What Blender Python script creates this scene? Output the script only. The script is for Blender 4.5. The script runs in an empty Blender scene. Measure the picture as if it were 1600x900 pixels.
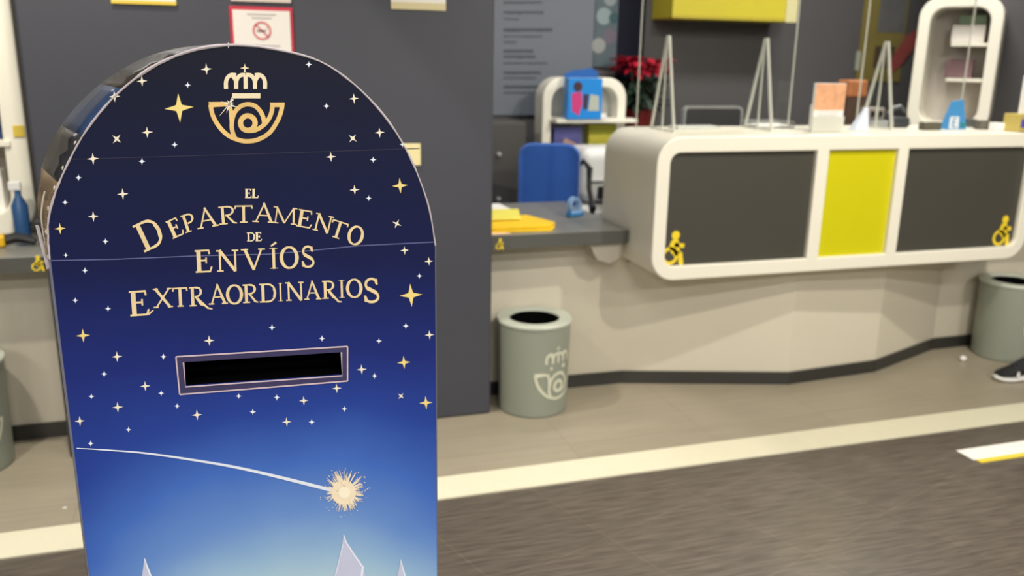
import bpy, math, random
from mathutils import Vector, Matrix
random.seed(7)
C = bpy.context.scene.collection
sc = bpy.context.scene
# ------------------------------------------------------------------ camera model (photo treated as 1600x900)
F = 1350.0; H = 1.5
PITCH, ROLL, YAW = [math.radians(a) for a in (14.8, .98, 17.6)]
fw = Vector((math.sin(YAW)*math.cos(PITCH), math.cos(YAW)*math.cos(PITCH), -math.sin(PITCH)))
rt0 = Vector((math.cos(YAW), -math.sin(YAW), 0)); up0 = rt0.cross(fw)
rt = math.cos(ROLL)*rt0 + math.sin(ROLL)*up0
up = -math.sin(ROLL)*rt0 + math.cos(ROLL)*up0
EYE = Vector((0, 0, H))
def ray(x, y): return rt*((x-800)/F) - up*((y-450)/F) + fw
def onz(x, y, z=0): d = ray(x, y); return EYE + d*((z-H)/d.z)
def ony(x, y, Y): d = ray(x, y); return EYE + d*(Y/d.y)

# ------------------------------------------------------------------ materials
def lin(c):
    return tuple(((v/255)/12.92 if v/255 <= .04045 else ((v/255+.055)/1.055)**2.4) for v in c)
MATS = {}
def mat(name, rgb, rough=.5, metal=0, spec=.5, noise=0, nscale=8, bump=0, bscale=60, emit=0, sheen=0):
    if name in MATS: return MATS[name]
    m = bpy.data.materials.new(name); m.use_nodes = True
    nt = m.node_tree; b = nt.nodes['Principled BSDF']
    col = lin(rgb) + (1,)
    b.inputs['Base Color'].default_value = col
    b.inputs['Roughness'].default_value = rough
    b.inputs['Metallic'].default_value = metal
    b.inputs['Specular IOR Level'].default_value = spec
    if sheen: b.inputs['Sheen Weight'].default_value = sheen
    tc = nt.nodes.new('ShaderNodeTexCoord')
    if noise:
        n = nt.nodes.new('ShaderNodeTexNoise'); n.inputs['Scale'].default_value = nscale; n.inputs['Detail'].default_value = 5
        nt.links.new(tc.outputs['Object'], n.inputs['Vector'])
        mx = nt.nodes.new('ShaderNodeMix'); mx.data_type = 'RGBA'
        mx.inputs[6].default_value = tuple(v*(1-noise) for v in col[:3])+(1,)
        mx.inputs[7].default_value = tuple(min(1, v*(1+noise)) for v in col[:3])+(1,)
        nt.links.new(n.outputs['Fac'], mx.inputs[0]); nt.links.new(mx.outputs[2], b.inputs['Base Color'])
    if bump:
        n2 = nt.nodes.new('ShaderNodeTexNoise'); n2.inputs['Scale'].default_value = bscale
        nt.links.new(tc.outputs['Object'], n2.inputs['Vector'])
        bp = nt.nodes.new('ShaderNodeBump'); bp.inputs['Strength'].default_value = bump; bp.inputs['Distance'].default_value = .002
        nt.links.new(n2.outputs['Fac'], bp.inputs['Height']); nt.links.new(bp.outputs['Normal'], b.inputs['Normal'])
    if emit:
        b.inputs['Emission Color'].default_value = col; b.inputs['Emission Strength'].default_value = emit
    MATS[name] = m; return m

white = mat('white_lacquer', (236, 231, 216), .32, noise=.02)
wallw = mat('white_wall_paint', (208, 200, 182), .55, noise=.03, nscale=3)
dark = mat('anthracite_board', (68, 66, 59), .45, noise=.05)
pillarm = mat('anthracite_wall', (62, 63, 72), .6, noise=.04, nscale=4)
backwm = mat('dark_back_wall', (78, 76, 78), .6, noise=.05, nscale=3)
yellow = mat('yellow_board', (204, 196, 4), .45)
skirt = mat('dark_skirting', (50, 49, 46), .4)
deskm = mat('grey_desk_top', (118, 117, 112), .35, noise=.04)
deske = mat('dark_desk_edge', (82, 82, 78), .45)
icon = mat('yellow_vinyl', (238, 208, 45), .5)
binm = mat('grey_green_bin', (140, 145, 133), .45, noise=.04)
binr = mat('bin_rim', (190, 195, 182), .4)
binlogo = mat('bin_print', (206, 206, 186), .5)
black = mat('black_plastic', (14, 14, 16), .45)
blackd = mat('black_hollow', (4, 4, 5), .9, spec=.05)
gold = mat('gold_print', (228, 190, 118), .45, noise=.28, nscale=30)
cream = mat('cream_print', (236, 220, 184), .5, noise=.08, nscale=60)
starm = mat('star_print', (238, 228, 205), .5)
stargold = mat('gold_star_print', (238, 214, 130), .5)
starblue = mat('pale_star_print', (232, 238, 250), .5)
edgew = mat('raw_card_edge', (196, 186, 190), .4)
chrome = mat('satin_metal', (190, 190, 190), .3, 1)
bluefab = mat('blue_fabric', (32, 84, 168), .85, noise=.12, nscale=60, bump=.3, sheen=.3)
paperw = mat('white_paper', (232, 230, 226), .6)
papery = mat('yellow_paper', (246, 200, 24), .5)
silver = mat('silver_plastic', (150, 152, 152), .35)
plastw = mat('white_plastic', (225, 224, 222), .4)

def clear_mat(name, tint, gloss=.08, rough=.05):
    m = bpy.data.materials.new(name); m.use_nodes = True; nt = m.node_tree
    nt.nodes.clear()
    o = nt.nodes.new('ShaderNodeOutputMaterial'); t = nt.nodes.new('ShaderNodeBsdfTransparent'); t.inputs[0].default_value = tint+(1,)
    g = nt.nodes.new('ShaderNodeBsdfGlossy'); g.inputs['Roughness'].default_value = rough
    fr = nt.nodes.new('ShaderNodeFresnel'); fr.inputs[0].default_value = 1.45
    geo = nt.nodes.new('ShaderNodeNewGeometry'); mu = nt.nodes.new('ShaderNodeMath'); mu.operation = 'SUBTRACT'; mu.use_clamp = True
    nt.links.new(fr.outputs[0], mu.inputs[0]); nt.links.new(geo.outputs['Backfacing'], mu.inputs[1])
    mx = nt.nodes.new('ShaderNodeMixShader')
    nt.links.new(mu.outputs[0], mx.inputs[0]); nt.links.new(t.outputs[0], mx.inputs[1]); nt.links.new(g.outputs[0], mx.inputs[2]); nt.links.new(mx.outputs[0], o.inputs[0])
    return m
acrylic = clear_mat('clear_acrylic', (.97, .975, .97))
def milky(name, rgb, a, rough=.3):
    m = bpy.data.materials.new(name); m.use_nodes = True
    b = m.node_tree.nodes['Principled BSDF']; b.inputs['Base Color'].default_value = lin(rgb)+(1,)
    b.inputs['Alpha'].default_value = a; b.inputs['Roughness'].default_value = rough
    return m
acredge = milky('acrylic_cut_edge', (215, 215, 205), .5)
acrleg = milky('acrylic_foot', (225, 225, 215), .5)
frost = milky('frosted_panel', (205, 207, 206), .75)

# ------------------------------------------------------------------ mesh building
class MB:
    def __init__(s): s.v = []; s.f = []
    def add(s, vs, fs):
        o = len(s.v); s.v += [tuple(v) for v in vs]; s.f += [tuple(o+i for i in f) for f in fs]
    def box(s, x0, x1, y0, y1, z0, z1):
        s.add([(x0,y0,z0),(x1,y0,z0),(x1,y1,z0),(x0,y1,z0),(x0,y0,z1),(x1,y0,z1),(x1,y1,z1),(x0,y1,z1)],
              [(0,3,2,1),(4,5,6,7),(0,1,5,4),(1,2,6,5),(2,3,7,6),(3,0,4,7)]); return s
    def prism(s, loop, ext, cap=True):
        n = len(loop); e = Vector(ext); a = [Vector(p) for p in loop]
        s.add(a+[p+e for p in a], ([tuple(range(n)), tuple(range(2*n-1, n-1, -1))] if cap else []) + [(i, n+i, n+(i+1)%n, (i+1)%n) for i in range(n)]); return s
    def ring(s, outer, inner, ext):
        n = len(outer); e = Vector(ext)
        vs = [Vector(p) for p in outer]+[Vector(p) for p in inner]; vs += [p+e for p in vs]
        fs = []
        for i in range(n):
            j = (i+1)%n
            fs += [(i,j,n+j,n+i), (2*n+i,3*n+i,3*n+j,2*n+j), (i,2*n+i,2*n+j,j), (n+i,n+j,3*n+j,3*n+i)]
        s.add(vs, fs); return s
    def loft(s, secs, close=True, caps=True):
        n = len(secs[0]); vs = [p for q in secs for p in q]; fs = []
        for k in range(len(secs)-1):
            for i in range(n if close else n-1):
                j = (i+1)%n; fs.append((k*n+i, k*n+j, (k+1)*n+j, (k+1)*n+i))
        if caps: fs += [tuple(range(n-1,-1,-1)), tuple((len(secs)-1)*n+i for i in range(n))]
        s.add(vs, fs); return s
    def tube(s, pts, r, n=8):
        pts = [Vector(p) for p in pts]; secs = []
        for i, p in enumerate(pts):
            t = (pts[min(i+1,len(pts)-1)]-pts[max(i-1,0)]).normalized()
            a = t.cross(Vector((0,0,1)))
            if a.length < .05: a = t.cross(Vector((0,1,0)))
            a.normalize(); b = t.cross(a); rr = r[i] if isinstance(r, (list,tuple)) else r
            secs.append([p+(a*math.cos(2*math.pi*k/n)+b*math.sin(2*math.pi*k/n))*rr for k in range(n)])
        s.loft(secs); return s
    def lathe(s, prof, c=(0,0), n=40, caps=False):
        s.loft([[(c[0]+r*math.cos(2*math.pi*k/n), c[1]+r*math.sin(2*math.pi*k/n), z) for k in range(n)] for r, z in prof], caps=caps); return s
    def ico(s, c, r, n=10):
        prof = [(max(r[0]*math.sin(math.pi*i/n), 1e-4), math.cos(math.pi*i/n)) for i in range(n+1)]
        s.loft([[(c[0]+pr*math.cos(2*math.pi*k/12), c[1]+pr*r[1]/r[0]*math.sin(2*math.pi*k/12), c[2]+pz*r[2]) for k in range(12)] for pr, pz in prof]); return s
def build(name, mb, m, parent=None, smooth=False, bevel=0, loc=None, rz=0, seg=3):
    me = bpy.data.meshes.new(name); me.from_pydata([tuple(v) for v in mb.v], [], mb.f); me.validate()
    o = bpy.data.objects.new(name, me); C.objects.link(o)
    import bmesh
    bm = bmesh.new(); bm.from_mesh(me); bmesh.ops.recalc_face_normals(bm, faces=bm.faces)
    if smooth:
        for f in bm.faces: f.smooth = True
        for e in bm.edges:
            if len(e.link_faces) == 2 and e.calc_face_angle(0) > math.radians(38): e.smooth = False
    bm.to_mesh(me); bm.free()
    me.materials.append(m)
    if bevel:
        b = o.modifiers.new('bevel', 'BEVEL'); b.width = bevel; b.segments = seg; b.limit_method = 'ANGLE'; b.angle_limit = math.radians(50)
        b.harden_normals = False
    if parent: o.parent = parent
    if loc is not None: o.location = loc
    o.rotation_euler.z = rz
    return o
def thing(name, label, cat, loc=(0,0,0), rz=0, group=None):
    o = bpy.data.objects.new(name, None); C.objects.link(o); o.location = loc; o.rotation_euler.z = rz
    o.empty_display_size = .05
    tag(o, label, cat, group); return o
def tag(o, label, cat, group=None):
    o['label'] = label; o['category'] = cat
    if group: o['group'] = group
    return o
def struct(name, mb, m, bevel=0, smooth=False):
    o = build(name, mb, m, bevel=bevel, smooth=smooth); o['kind'] = 'structure'; return o
def rrect(x0, x1, z0, z1, r, n=8):
    out = []
    for cx, cz, a0 in ((x1-r, z1-r, 0), (x0+r, z1-r, 90), (x0+r, z0+r, 180), (x1-r, z0+r, 270)):
        for k in range(n+1):
            a = math.radians(a0+90*k/n); out.append((cx+r*math.cos(a), cz+r*math.sin(a)))
    return out

# ribbon: constant or varying width stroke in 2-D; fn maps (x, y) -> 3-D point
def smoothline(pts, k=5):
    out = []; n = len(pts)
    for i in range(n-1):
        p0 = pts[max(i-1,0)]; p1 = pts[i]; p2 = pts[i+1]; p3 = pts[min(i+2,n-1)]
        for q in range(k):
            t = q/k
            out.append(tuple(.5*((2*p1[d])+(-p0[d]+p2[d])*t+(2*p0[d]-5*p1[d]+4*p2[d]-p3[d])*t*t+(-p0[d]+3*p1[d]-3*p2[d]+p3[d])*t**3) for d in (0,1)))
    out.append(pts[-1]); return out
KL = [0]
def ribbon(mb, pts, w, fn, closed=False):
    KL[0] += 1
    n = len(pts); L = []; R = []
    for i, p in enumerate(pts):
        a = pts[(i-1)%n] if (closed or i) else p; b = pts[(i+1)%n] if (closed or i < n-1) else p
        dx, dy = b[0]-a[0], b[1]-a[1]; l = math.hypot(dx, dy) or 1
        ww = (w[0]+(w[1]-w[0])*i/(n-1)) if isinstance(w, tuple) else w
        nx, ny = -dy/l*ww/2, dx/l*ww/2
        L.append((p[0]+nx, p[1]+ny)); R.append((p[0]-nx, p[1]-ny))
    m = n if closed else n-1
    mb.add([fn(*q) for q in L]+[fn(*q) for q in R], [(i, (i+1)%n, n+(i+1)%n, n+i) for i in range(m)])
def poly(mb, pts, fn):
    KL[0] += 1; mb.add([fn(*p) for p in pts], [tuple(range(len(pts)))])
def circ(cx, cy, r, n=20, ry=None): return [(cx+r*math.cos(2*math.pi*k/n), cy+(ry or r)*math.sin(2*math.pi*k/n)) for k in range(n)]

# the horn and crown emblem, drawn in its own 0..933 x 0..900 units (y down)
def emblem(mb, fn):
    w = 46
    bowl = smoothline([(92,455),(118,570),(180,680),(275,775),(390,825),(485,838),(600,815),(710,745),(790,625),(830,520),(842,440)], 6)
    ribbon(mb, bowl, w, fn)
    poly(mb, [(70,428),(265,428),(300,472),(130,482),(95,500)], fn)
    poly(mb, [(712,434),(864,434),(860,482),(718,482)], fn)
    ribbon(mb, smoothline([(738,465),(730,530),(702,600),(655,660),(590,708),(530,728),(482,728)], 6), w, fn)
    ribbon(mb, circ(482, 648, 76, 30), 54, fn, closed=True)
    ribbon(mb, smoothline([(345,800),(318,720),(318,620),(350,530),(410,472),(480,452),(555,470),(612,525),(642,590),(652,650)], 6), w, fn)
    ribbon(mb, [(280,440),(305,520),(315,640)], 44, fn)
def crown(mb, fn):
    for pts in ([(255,292),(255,220),(275,170),(315,146),(360,150)], [(360,292),(360,225),(350,190),(325,160)], [(360,225),(375,180),(410,150),(455,146)], [(460,292),(458,146)],
                [(660,292),(660,220),(640,170),(600,146),(555,150)], [(557,292),(557,225),(567,190),(590,160)], [(557,225),(542,180),(507,150),(460,146)]):
        ribbon(mb, smoothline(pts, 5), 42, fn)
    poly(mb, [(320,338),(612,338),(612,390),(320,390)], fn)
def star4(mb, cx, cy, r, fn, rot=0, k=.17):
    pts = []
    for i in range(16):
        a = math.radians(rot)+math.pi*2*i/16
        rr = {0: 1, 1: .40, 2: .29, 3: .40}[i % 4]*r
        pts.append((cx+rr*math.cos(a), cy+rr*math.sin(a)))
    poly(mb, pts, fn)
def sparkle(mb, cx, cy, r, fn, rot=0):
    for i in range(8):
        a = math.radians(rot)+math.pi/4*i; rr = r if i % 2 == 0 else r*.55
        b = a+math.pi/2
        poly(mb, [(cx+r*.13*math.cos(b), cy+r*.13*math.sin(b)), (cx+rr*math.cos(a), cy+rr*math.sin(a)), (cx-r*.13*math.cos(b), cy-r*.13*math.sin(b))], fn)
def wheelchair(mb, fn):      # units 0..700 x 0..900, y down
    poly(mb, circ(350, 255, 76), fn)
    poly(mb, [(285,330),(405,330),(455,560),(290,580),(235,450)], fn)
    ribbon(mb, [(340,420),(525,445)], 74, fn)
    ribbon(mb, [(330,570),(455,580),(480,740),(525,745)], 96, fn)
    ribbon(mb, circ(262, 610, 128, 28), 58, fn, closed=True)

# ------------------------------------------------------------------ floor
def tile_floor(name, base, grout, dark_floor):
    m = bpy.data.materials.new(name); m.use_nodes = True; nt = m.node_tree; b = nt.nodes['Principled BSDF']
    N = nt.nodes.new; L = nt.links.new
    tc = N('ShaderNodeTexCoord'); mp = N('ShaderNodeMapping'); L(tc.outputs['Object'], mp.inputs['Vector'])
    br = N('ShaderNodeTexBrick'); br.offset = 0; br.inputs['Scale'].default_value = 1
    br.inputs['Brick Width'].default_value = .45 if dark_floor else .6; br.inputs['Row Height'].default_value = .45 if dark_floor else .6; br.inputs['Mortar Size'].default_value = .0016
    br.inputs['Color1'].default_value = lin(base)+(1,); br.inputs['Color2'].default_value = lin(tuple(v*.96 for v in base))+(1,); br.inputs['Mortar'].default_value = lin(grout)+(1,)
    mp.inputs['Rotation'].default_value = (0, 0, math.radians(-20) if dark_floor else 0)
    L(mp.outputs[0], br.inputs['Vector'])
    mp2 = N('ShaderNodeMapping'); mp2.inputs['Scale'].default_value = (1.2, 14, 1); L(tc.outputs['Object'], mp2.inputs['Vector'])
    n = N('ShaderNodeTexNoise'); n.inputs['Scale'].default_value = 6 if dark_floor else 3; n.inputs['Detail'].default_value = 6; L(mp2.outputs[0], n.inputs['Vector'])
    cr = N('ShaderNodeValToRGB'); cr.color_ramp.elements[0].position = .35; cr.color_ramp.elements[1].position = .68
    lo, hi = ((.72, 1.35) if dark_floor else (.95, 1.05)); cr.color_ramp.elements[0].color = (lo,)*3+(1,); cr.color_ramp.elements[1].color = (hi,)*3+(1,)
    L(n.outputs['Fac'], cr.inputs[0])
    mx = N('ShaderNodeMix'); mx.data_type = 'RGBA'; mx.blend_type = 'MULTIPLY'; mx.inputs[0].default_value = 1
    L(br.outputs['Color'], mx.inputs[6]); L(cr.outputs[0], mx.inputs[7]); L(mx.outputs[2], b.inputs['Base Color'])
    b.inputs['Roughness'].default_value = .3 if dark_floor else .34
    b.inputs['Specular IOR Level'].default_value = .5
    return m
floor_d = tile_floor('dark_stone_tiles', (92, 84, 76), (108, 98, 86), True)
floor_l = tile_floor('greige_tiles', (160, 150, 132), (140, 130, 116), False)
XW0, XW1, YB, YR = -5.0, 8.0, 5.6, -5.0
struct('floor', MB().box(XW0, XW1, YR, YB, -.10, -.004), floor_d)
struct('trim_1', MB().box(XW0, XW1, 2.855, YB, -.004, 0), floor_l)
struct('trim_2', MB().box(XW0, XW1, 2.695, 2.855, -.004, .0012), mat('cream_stone', (226, 220, 196), .35, noise=.04, nscale=20))
tag(build('floor_sticker', MB().box(2.705, 3.62, 2.44, 2.53, -.004, -.0025), mat('white_vinyl', (236, 234, 226), .4)),
    'white queue line strip with yellow lower edge stuck on dark floor at right', 'floor sticker')
fs = bpy.data.objects['floor_sticker']
build('yellow_band', MB().box(2.715, 3.62, 2.412, 2.44, -.004, -.0025), mat('yellow_vinyl_band', (226, 200, 60), .4), fs)

# ------------------------------------------------------------------ room shell
struct('wall_back', MB().box(XW0, XW1, YB, YB+.1, -.1, 3.2), backwm)
hallm = mat('hall_wall', (150, 146, 140), .7)
struct('wall_rear', MB().box(XW0, XW1, YR-.1, YR, -.1, 3.2), hallm)
struct('wall_left', MB().box(XW0-.1, XW0, YR-.1, YB+.1, -.1, 3.2), hallm)
struct('wall_right', MB().box(XW1, XW1+.1, YR-.1, YB+.1, -.1, 3.2), hallm)
struct('ceiling', MB().box(XW0-.1, XW1+.1, YR-.1, YB+.1, 3.2, 3.3), mat('ceiling_white', (215, 212, 205), .8))
# the pillar wall behind the box
struct('wall_front', MB().box(-.686, .984, 3.38, 3.98, 0, 3.2), pillarm, bevel=.012)
# white stub walls under the desks and the folded one under the counter
pl = [(.984, 3.60), (1.694, 3.58), (2.473, 3.355), (3.012, 3.395), (3.572, 3.612), (4.9, 3.64)]
def strip_prism(pts, t, z0, z1):
    mb = MB(); lo = [(x, y, z0) for x, y in pts]+[(x, y+t, z0) for x, y in reversed(pts)]
    return mb.prism(lo, (0, 0, z1-z0))
for i, (nm, pts, zt) in enumerate((('wall_under_desk', pl[:2], .724), ('wall_under_counter', pl[1:5], .598), ('wall_beyond_counter', pl[4:], .724))):
    struct(nm, strip_prism(pts, .12, 0, zt), wallw)
struct('wall_under_left_desk', MB().box(-3.2, -.686, 3.62, 3.74, 0, .724), wallw)
def skirting(nm, pts): struct(nm, strip_prism([(x, y-.012) for x, y in pts], .0115, 0, .062), skirt)
skirting('baseboard_front', pl); skirting('baseboard_left', [(-3.2, 3.62), (-.686, 3.62)])

# ------------------------------------------------------------------ desks
def desk(x0, x1, label, extra=None):
    t = thing('desk', label, 'desk', ((x0+x1)/2, 3.8, 0))
    X0, X1 = x0-(x0+x1)/2, x1-(x0+x1)/2
    build('desktop', MB().box(X0, X1, -.38, .42, .727, .785), deskm, t, bevel=.004)
    build('front_edge', MB().box(X0, X1, -.386, -.3805, .727, .783), deske, t)
    build('back_leg', MB().box(X0+.03, X0+.09, .34, .40, 0, .726), silver, t, bevel=.004)
    build('back_leg', MB().box(X1-.15, X1-.09, .34, .40, 0, .726), silver, t, bevel=.004)
    return t
d1 = desk(.99, 1.618, 'grey desk beside the pillar with yellow envelopes on it')
# bracket seen under the right end of the desk
br = MB(); br.prism([(.14, -.36, .726), (.30, -.36, .726), (.30, -.36, .66), (.24, -.36, .63), (.18, -.36, .65)], (0, .10, 0))
build('bracket', br, mat('bracket_grey', (168, 162, 148), .5), d1)
d2 = desk(-2.6, -.70, 'grey desk left of the pillar, above the left bin')
d3 = desk(3.66, 4.62, 'grey desk beyond the right end of the white counter')
def icon_on(parent, px, py, s, Y, name='wheelchair_symbol', lean=0):
    # px,py = centre on plane Y ; s = metres per icon unit
    c = ony(px, py, Y); mb = MB(); loc = parent.matrix_world.translation if False else parent.location
    fn = lambda x, y: (c.x+(x-330)*s-loc.x, Y-loc.y, c.z-(y-470)*s-loc.z)
    wheelchair(mb, fn); return build(name, mb, icon, parent)
icon_on(d1, 781, 381, .00008, 3.4125); icon_on(d2, 59, 411, .00010, 3.4125)

# ------------------------------------------------------------------ counter
X0, X1, Z0, Z1, YF, YBK = 1.628, 3.645, .600, 1.207, 3.2, 3.74
ct = thing('service_counter', 'floating white rounded counter with dark and yellow front panels', 'counter', (2.64, 3.47, 0))
cx, cy = 2.64, 3.47
o_ = [(x-cx, YF-cy, z) for x, z in rrect(X0, X1, Z0, Z1, .11)]
i_ = [(x-cx, YF-cy, z) for x, z in rrect(X0+.062, X1-.062, Z0+.062, Z1-.066, .045)]
build('shell', MB().ring(o_, i_, (0, YBK-YF, 0)), white, ct, smooth=True, bevel=.006)
def panel(x0, x1, m, r0, r1, lab):
    z0, z1 = Z0+.058, Z1-.060
    p = build('front_panel', MB().box(x0-cx, x1-cx, 3.222-cy, 3.24-cy, z0, z1), m, ct); p['label'] = lab; return p
p1 = panel(X0+.058, 2.394, dark, 0, 0, 'dark grey panel')
p2 = panel(2.455, 2.822, yellow, 0, 0, 'yellow panel')
p3 = panel(2.878, X1-.058, dark, 0, 0, 'dark grey panel')
for a, b in ((2.394, 2.455), (2.822, 2.878)):
    build('divider', MB().box(a-cx, b-cx, 3.2-cy, 3.245-cy, Z0+.055, Z1-.06), white, ct, bevel=.003)
build('rear_panel', MB().box(X0+.06-cx, X1-.06-cx, 3.70-cy, 3.715-cy, Z0+.058, Z1-.06), white, ct)
for p, px, py in ((p1, 1053, 388), (p3, 1567, 361)):
    c = ony(px, py, 3.2205); mb = MB(); s = .155/620
    wheelchair(mb, lambda x, y: (c.x+(x-330)*s-cx, 3.2205-cy, c.z-(y-480)*s)); o = build('wheelchair_symbol', mb, icon, p)

# ------------------------------------------------------------------ Christmas letter box
a_ = math.radians(-3)
ex = Vector((math.cos(a_), math.sin(a_), 0)); nn = Vector((math.sin(a_), -math.cos(a_), 0))   # nn points to the viewer's side
P0 = EYE + ray(380, 392)*1.3
org = Vector((P0.x, P0.y, 0))
def face_uv(x, y, D=0):
    Q = P0-nn*D-EYE; d = ray(x, y); P = EYE+d*(nn.dot(Q)/nn.dot(d)); return ((P-P0).dot(ex), P.z)
mbx = thing('letter_box', 'tall arch-topped navy cardboard letter box with gold lettering and stars', 'letter box', org, a_)
# local frame: x along the face, y into the box, z up
UL, UR, ZS = -.265, .292, 1.213
arch = [(UL, 0.0), (UL, ZS-.55), (UL, ZS)]
meas = [(-.262,1.262),(-.250,1.302),(-.232,1.340),(-.205,1.386),(-.172,1.427),(-.139,1.458),(-.098,1.486),(-.045,1.507),(.010,1.514),(.068,1.508),(.124,1.493),(.172,1.461),(.215,1.416),(.247,1.366),(.268,1.318),(.283,1.270)]
arch += meas+[(UR, ZS), (UR, 0.0)]
# refine
fine = [arch[0], arch[1]]+smoothline(arch[2:-1], 4)[:]+[arch[-1]]
def warp(u, z):
    f = max(0, min(1, (UR-u)/.36))
    g = math.sin(math.pi*max(0, min(1, (z-ZS)/.30)))
    return (u-(.052+.018*g)*f, z-.010*(1 if ZS+.1 > z > .2 else 0)*f)
DEP = .20
# front panel with the slot cut out
slot = [face_uv(*p) for p in ((287,564),(533,552),(535,584),(290,607))]
su0 = (slot[0][0]+slot[3][0])/2; su1 = (slot[1][0]+slot[2][0])/2; sz1 = (slot[0][1]+slot[1][1])/2; sz0 = (slot[2][1]+slot[3][1])/2
import bmesh
def face_material():
    m = bpy.data.materials.new('night_sky_print'); m.use_nodes = True; nt = m.node_tree; b = nt.nodes['Principled BSDF']; N = nt.nodes.new; L = nt.links.new
    tc = N('ShaderNodeTexCoord'); sp = N('ShaderNodeSeparateXYZ'); L(tc.outputs['Object'], sp.inputs[0])
    def math_(op, a, bb=None):
        n = N('ShaderNodeMath'); n.operation = op
        for i, v in enumerate((a, bb)):
            if v is None: continue
            if isinstance(v, (int, float)): n.inputs[i].default_value = v
            else: L(v, n.inputs[i])
        return n.outputs[0]
    u = math_('SUBTRACT', sp.outputs[0], .04); u2 = math_('MULTIPLY', math_('MULTIPLY', u, u), 1.6)
    fade = math_('MINIMUM', math_('MAXIMUM', math_('MULTIPLY', math_('SUBTRACT', 1.05, sp.outputs[2]), 3.0), 0.0), 1.0)
    z = math_('ADD', sp.outputs[2], math_('MULTIPLY', u2, fade))
    ns = N('ShaderNodeTexNoise'); ns.inputs['Scale'].default_value = 5; ns.inputs['Detail'].default_value = 4; L(tc.outputs['Object'], ns.inputs['Vector'])
    z = math_('ADD', z, math_('MULTIPLY', math_('SUBTRACT', ns.outputs['Fac'], .5), .06))
    z = math_('DIVIDE', z, 1.55)
    cr = N('ShaderNodeValToRGB'); e = cr.color_ramp.elements
    stops = [(.0,(225,232,240)),(.45,(200,212,220)),(.64,(176,204,216)),(.70,(146,180,212)),(.77,(104,142,204)),(.86,(66,106,188)),(.95,(40,66,150)),(1.04,(30,44,116)),(1.2,(20,27,70)),(1.5,(17,21,38))]
    while len(e) < len(stops): e.new(.5)
    for el, (p, c) in zip(e, stops): el.position = p/1.55; el.color = lin(c)+(1,)
    L(z, cr.inputs[0]); L(cr.outputs[0], b.inputs['Base Color'])
    b.inputs['Roughness'].default_value = .42; b.inputs['Specular IOR Level'].default_value = .2
    return m
facem = face_material()
def poly_with_hole(outer, hole, y0, y1):
    bm = bmesh.new()
    vo = [bm.verts.new((u, y0, z)) for u, z in outer]; vh = [bm.verts.new((u, y0, z)) for u, z in hole]
    es = [bm.edges.new((vo[i], vo[(i+1)%len(vo)])) for i in range(len(vo))]+[bm.edges.new((vh[i], vh[(i+1)%len(vh)])) for i in range(len(vh))]
    bmesh.ops.triangle_fill(bm, edges=es, use_beauty=True)
    r = bmesh.ops.extrude_face_region(bm, geom=list(bm.faces))
    for v in [g for g in r['geom'] if isinstance(g, bmesh.types.BMVert)]: v.co.y = y1
    bmesh.ops.recalc_face_normals(bm, faces=bm.faces)
    mb = MB(); bm.verts.index_update(); mb.v = [tuple(v.co) for v in bm.verts]; mb.f = [tuple(v.index for v in f.verts) for f in bm.faces]; bm.free(); return mb
hole = [(su0, sz0), (su1, sz0), (su1, sz1), (su0, sz1)]
build('front_panel', poly_with_hole(fine, hole, 0, .006), facem, mbx)
# side walls: a folded strip running round the box, split where the photo shows different cards
sidem = {'grey': mat('grey_side_card', (122, 122, 132), .45, noise=.15, nscale=25), 'kraft': mat('kraft_side_card', (128, 108, 84), .6, noise=.45, nscale=70),
         'darkfoil': mat('dark_side_card', (52, 52, 58), .3, noise=.5, nscale=60), 'blue': mat('blue_side_card', (52, 74, 112), .35, noise=.5, nscale=50),
         'bronze': mat('bronze_side_card', (62, 56, 52), .35, noise=.5, nscale=45), 'pale': mat('pale_top_card', (150, 148, 154), .35, noise=.2, nscale=40), 'navy': mat('navy_side_card', (34, 38, 86), .4)}
def zkey(i):
    u, z = fine[i]; 
    if u > .05: return 'navy' if u > .27 and z < 1.25 else 'pale'
    if z < ZS-.005: return 'grey'
    if z < 1.315: return 'kraft'
    if z < 1.378: return 'darkfoil'
    if z < 1.445: return 'blue'
    if z < 1.497: return 'bronze'
    return 'pale'
segs = []; 
for i in range(len(fine)-1):
    k = zkey(i)
    if segs and segs[-1][0] == k: segs[-1][1].append(i+1)
    else: segs.append((k, [i, i+1]))
for k, ids in segs:
    mb = MB(); n = len(ids); vs = []
    for row in range(4):
        for j, i in enumerate(ids):
            u, z = fine[i]; bu, bz = warp(u, z)
            off = .004*random.uniform(-1, 1) if (k in ('kraft', 'darkfoil', 'bronze') and row in (1, 2) and z > ZS and 0 < j < n-1) else 0
            w = (u-.0135, z-ZS); l = math.hypot(*w) or 1; t = row/3
            y = .006+(DEP-.006)*t
            vs.append((u+(bu-u)*t+off*w[0]/l, y, z+(bz-z)*t+off*w[1]/l*(z > ZS)))
    mb.v = vs; mb.f = [(r*n+j, r*n+j+1, (r+1)*n+j+1, (r+1)*n+j) for r in range(3) for j in range(n-1)]
    o = build('side_card', mb, sidem[k], mbx, smooth=True)
    so = o.modifiers.new('thick', 'SOLIDIFY'); so.thickness = .003; so.offset = 0
bk = [warp(u, z) for u, z in fine]
build('back_panel', MB().prism([(u, DEP, z) for u, z in bk], (0, .006, 0)), sidem['navy'], mbx)
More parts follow.
